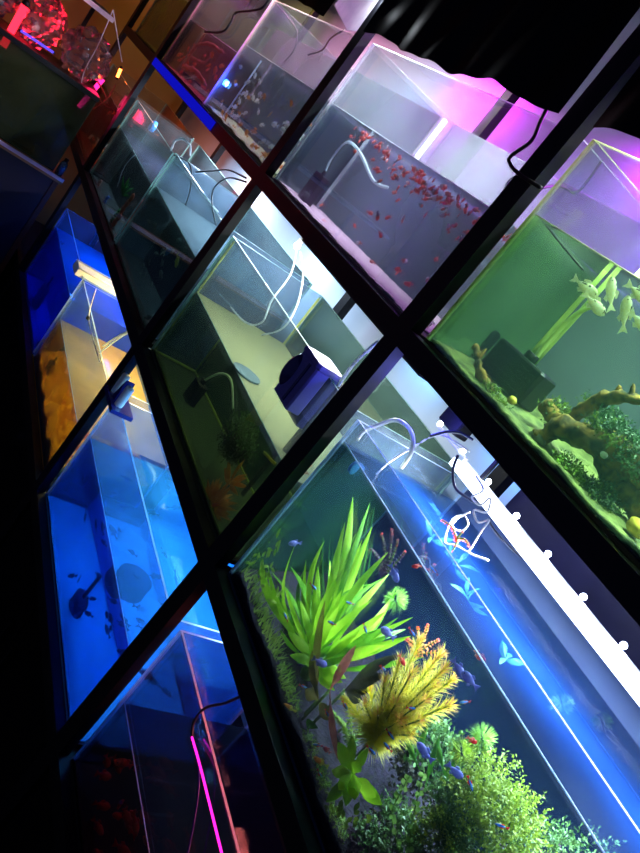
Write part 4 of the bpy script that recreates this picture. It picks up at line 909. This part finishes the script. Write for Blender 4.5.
p = A(386, 6, .015); t = empty('bare_bulb', p, 'bright bare bulb beside the post above the red-shoal tank', 'lamp')
b = MB(); b.blob(p, (.012, .012, .026), 0, 12, 10); b.build('bulb', 'bulb', t)
b = MB(); b.cyl((p.x, p.y, p.z+.024), .012, .04, 12); b.build('socket', 'blackplastic', t)
point('lamp_light', (p.x, p.y-.03, p.z), .5, (235, 245, 255), .02, t)

# ------------------------------------------------------------------ far end: two more tanks in the end bay and the side bench
tank('U0', -2.66, -1.90, ZS[2], 1.70, 1.55, 'yellow-lit aquarium in the end bay beyond the far left post', G,
     wtop('U0top', (220, 220, 160), (190, 180, 60), .3), wfront('U0front', (225, 215, 120), (190, 180, 50), .25, .45, 4), SIDE, film('U0back', (170, 170, 60), (110, 120, 40), 8), None, 'edge', film('U0base', (120, 110, 40)))
tank('M0', -2.72, -1.92, ZS[1], 1.05, .93, 'orange-lit aquarium behind the far left post', G,
     wtop('M0top', (230, 190, 150), (190, 90, 40), .3), wfront('M0front', (225, 170, 130), (120, 50, 30), .10, .2, 4), SIDE, film('M0back', (150, 70, 30), (60, 30, 30), 6, contrast=2), None, 'edge', film('M0base', (120, 60, 40)))
led_fixture('strip_lamp', 'yellow strip lamp above the end-bay yellow tank', -2.5, -2.0, .22, 1.98, 1.1, (255, 225, 110))
led_fixture('strip_lamp', 'orange strip lamp under the top shelf in the end bay', -2.5, -2.0, .22, 1.19, .9, (255, 120, 50))
shoal('M0', 9, ['orange', 'white', 'red'], 'ornamental_fish', {'orange': 'orange fish in the end-bay tank', 'white': 'pale fish in the end-bay tank', 'red': 'red fish in the end-bay tank'}, 'fish of the end-bay tank', (.05, .28), (.05, .1), (.5, .97), sc=(1.4, 2))
M['benchwood'] = paint('bench_wood', (150, 100, 66), .6, (176, 124, 84), 14); M['benchtrim'] = paint('pale_trim', (215, 190, 205), .5); M['navy'] = paint('dark_navy_panel', (16, 20, 48), .6, (22, 26, 58), 5); M['rust'] = paint('reddish_wood', (96, 40, 28), .6)
t = empty('side_bench', (-2.2, -.7, FZ), 'dark cabinet with pale-edged wooden top along the left end', 'cabinet')
b = MB(); b.box((-2.40, -1.7, FZ), (-2.02, -.02, .452)); b.build('carcass', 'navy', t)
b = MB(); b.box((-2.42, -1.72, .4525), (-1.99, .012-.02, .482)); b.build('worktop', 'benchwood', t)
b = MB(); b.box((-1.9895, -1.72, .466), (-1.985, -.008, .484)); b.build('edge_strip', 'benchtrim', t)
b = MB(); b.box((-2.02, -.045, FZ), (-2.012, -.019, .452)); b.build('edge_trim', 'rust', t)
# bench tank
t = empty('aquarium', (-2.18, -.5, .484), 'small dark aquarium on the side bench, top left', 'aquarium')
Gd = clear('bench_glass', (170, 180, 175), (100, 110, 84), .2, .35)
b = MB(); b.box((-2.03, -1.3, .49), (-2.024, -.07, .90), [1, 1, 1, 0, 1, 0]); b.build('front_pane', [Gd, M['edge']], t)
b = MB(); b.box((-2.36, -1.3, .49), (-2.354, -.07, .90), [0]*6); b.build('back_pane', [M['blacksheet']], t)
for y in (-1.3, -.076):
    b = MB(); b.box((-2.353, y, .49), (-2.031, y+.006, .90)); b.build('side_pane', 'navy' if y < -1 else Gblue, t)
b = MB(); b.box((-2.36, -1.3, .4845), (-2.024, -.07, .4895)); b.build('base_pane', 'blacksheet', t)
b = MB(); b.box((-2.365, -1.31, .901), (-2.018, -.065, .925)); b.build('hood', 'blackplastic', t)
for i in range(3):
    yb = -.24-.2*i; b = MB(); b.add([(-2.12, yb-.06, .492), (-2.12, yb+.06, .492), (-2.12, yb+.03, .62), (-2.12, yb+.012, .70+.05*(i % 2)), (-2.12, yb-.02, .64)] + [(-2.15, yb-.06, .492), (-2.15, yb+.06, .492), (-2.15, yb+.03, .62), (-2.15, yb+.012, .70+.05*(i % 2)), (-2.15, yb-.02, .64)], [(0,1,2,3,4),(9,8,7,6,5)] + [(q, 5+q, 5+(q+1) % 5, (q+1) % 5) for q in range(5)])
    tag(b.build('rock_spire', 'blackplastic', origin=(-2.13, yb, .492)), 'black pointed rock inside the bench tank, ' + ['nearest its right end', 'in its middle', 'at its left'][i], 'rock')
# glittery bottle on the bench end
M['foil'] = paint('crinkled_foil', (120, 150, 170), .2, (40, 60, 80), 120, 1, metal=.7)
t = empty('foil_bottle', (-2.02, -.045, .4845), 'small glittering foil-wrapped bottle at the bench end', 'bottle')
b = MB(); b.cyl((-2.012, -.045, .4845), .02, .08, 12, prof=[(0,0),(.02,0),(.021,.04),(.019,.07),(.01,.08),(0,.08)]); b.build('body', 'foil', t)
b = MB(); b.cyl((-2.012, -.045, .564), .011, .018, 10); b.build('cap', 'blackplastic', t)
# crumpled clear bags with glints, coloured lamps above the bench
M['bag'] = clear('clear_plastic_bag', (225, 225, 230), (200, 200, 210), .06, .2, gloss=1.6, scale=30, rough=.12)
def bag(c, r, label, seed):
    r2 = random.Random(seed); me = MB(); me.blob(c, r, 0, 22, 16, .16, r2); o = me.build('plastic_bag', 'bag', origin=(c[0], c[1], c[2]-r[2]))
    for p in o.data.polygons: p.use_smooth = False
    tag(o, label, 'bag')
bag((-2.18, -.20, 1.045), (.13, .12, .12), 'crumpled clear plastic bag at the right end of the bench tank hood', 1)
bag((-2.20, -.44, 1.045), (.13, .11, .12), 'crumpled clear plastic bag in the middle of the hood', 2)
bag((-2.18, -.68, 1.045), (.13, .12, .12), 'crumpled clear plastic bag nearest the red light', 3)
M['redglow'] = glow('red_lamp', (255, 30, 50), 1.6); M['pinkglow'] = glow('pink_lamp', (255, 30, 110), 1.5); M['orangeglow'] = glow('orange_lamp', (255, 110, 40), 5); M['violetglow'] = glow('violet_strip', (80, 60, 200), .7)
def onx(u, v, x): d = ray(u, v); return CAM + d*((x-CAM.x)/d.x)
for (a, c, x, w_, mt, lab) in (((2, 48), (26, 4), -2.1, .018, 'redglow', 'red glowing tube at the top left corner'), ((20, 30), (54, 53), -2.05, .006, 'violetglow', 'thin violet light strip over the bench tank'), ((78, 108), (104, 78), -2.35, .012, 'pinkglow', 'pink glowing tube right of the bench tank'), ((117, 78), (121, 68), -2.3, .008, 'orangeglow', 'small orange glowing lamp near the string')):
    p, q = onx(*a, x), onx(*c, x); t = empty('glow_tube', p, lab, 'lamp'); b = MB(); b.tube([p, q], w_, 10); b.build('tube', mt, t)
    for e_ in (p, q): b = MB(); b.blob(e_, w_*1.15, 0, 10, 6); b.build('end_cap', 'blackplastic', t)
area('lamp_light', (-2.19, -.65, .895), .2, .8, .8, (200, 190, 140))  # light added under the hood to brighten the bench tank
point('lamp_light', onx(30, 20, -2.32), .5, (255, 25, 45), .05); point('lamp_light', onx(96, 90, -2.15), .35, (255, 30, 90), .05)
cord('string', [onx(113, 10, -2.1), onx(118, 40, -2.1), onx(122, 62, -2.1)], .003, 'whitecable', 'thin string hanging above the orange lamp, right strand', 'string')
cord('string', [onx(113, 10, -2.1), onx(98, 45, -2.1), onx(84, 72, -2.1), onx(80, 95, -2.1)], .003, 'whitecable', 'thin string slanting to the bench tank, left strand', 'string')
for i, q in enumerate(([(92,110),(108,98),(116,84)], [(100,100),(110,108),(122,102)], [(95,78),(104,92),(108,104)])):
    cord('twig', [onx(*a, -2.2) for a in q], .004, 'wooddark', 'bare thin twig in the pink glow, ' + ['lowest', 'rightmost', 'steepest'][i], 'twig')
t = empty('wall_shelf', (-2.2, -.8, 1.25), 'white-edged shelf high above the side bench', 'shelf')
b = MB(); b.box((-2.4, -1.7, 1.25), (-2.004, -.2, 1.27)); b.build('board', 'navy', t)
b = MB(); b.box((-2.0035, -1.7, 1.25), (-1.998, -.2, 1.272)); b.build('edge_strip', 'whiteplastic', t)
for yy in (-1.6, -.26):
    b = MB(); b.box((-2.38, yy, .926), (-2.36, yy+.02, 1.249)); b.build('bracket', 'blackplastic', t)
# added glowing strip; stands in for blue light on the far upper beam
M['beamglow'] = glow('blue_beam_glow', (14, 16, 190), .3)
b = MB(); b.box((posts[1]+PW+.01, -.004, ZS[2]-SH+.002), (-.55, -.0005, ZS[2]-.004)); tag(b.build('beam_glow_strip', 'beamglow', origin=(-1.17, 0, 1.24)), 'added glowing strip for blue light on the beam below the far upper tanks', 'strip')

# lamps behind the tanks, washing the white wall
for x, p_, c, lab in ((-1.45, .35, (255, 170, 110), 'wall lamp behind the ornament tank'), (-.45, .25, (170, 215, 255), 'wall lamp behind the cable tank'), (.45, .10, (110, 185, 255), 'wall lamp behind the murky tank'), (.93, .10, (80, 160, 255), 'blue wall lamp behind the planted tank left end'), (1.75, .12, (120, 110, 220), 'violet wall lamp behind the planted tank right end')):
    t = empty('wall_lamp', (x, .575, 1.13), lab, 'lamp'); b = MB(); b.box((x-.12, .56, 1.125), (x+.12, .60, 1.14)); b.build('housing', 'blackplastic', t)
    area('lamp_light', (x, .58, 1.124), .22, .03, p_, c, parent=t)
S.view_settings.view_transform = 'Standard'; S.view_settings.look = 'None'; S.view_settings.exposure = 1.6; S.view_settings.gamma = 1
w = bpy.data.worlds.new('world'); S.world = w; w.use_nodes = True
w.node_tree.nodes['Background'].inputs[0].default_value = (.006, .008, .022, 1); w.node_tree.nodes['Background'].inputs[1].default_value = 1
S.cycles.transparent_max_bounces = 40; S.cycles.max_bounces = 14; S.cycles.transmission_bounces = 10; S.cycles.glossy_bounces = 4; S.cycles.diffuse_bounces = 3
S.cycles.sample_clamp_indirect = 4
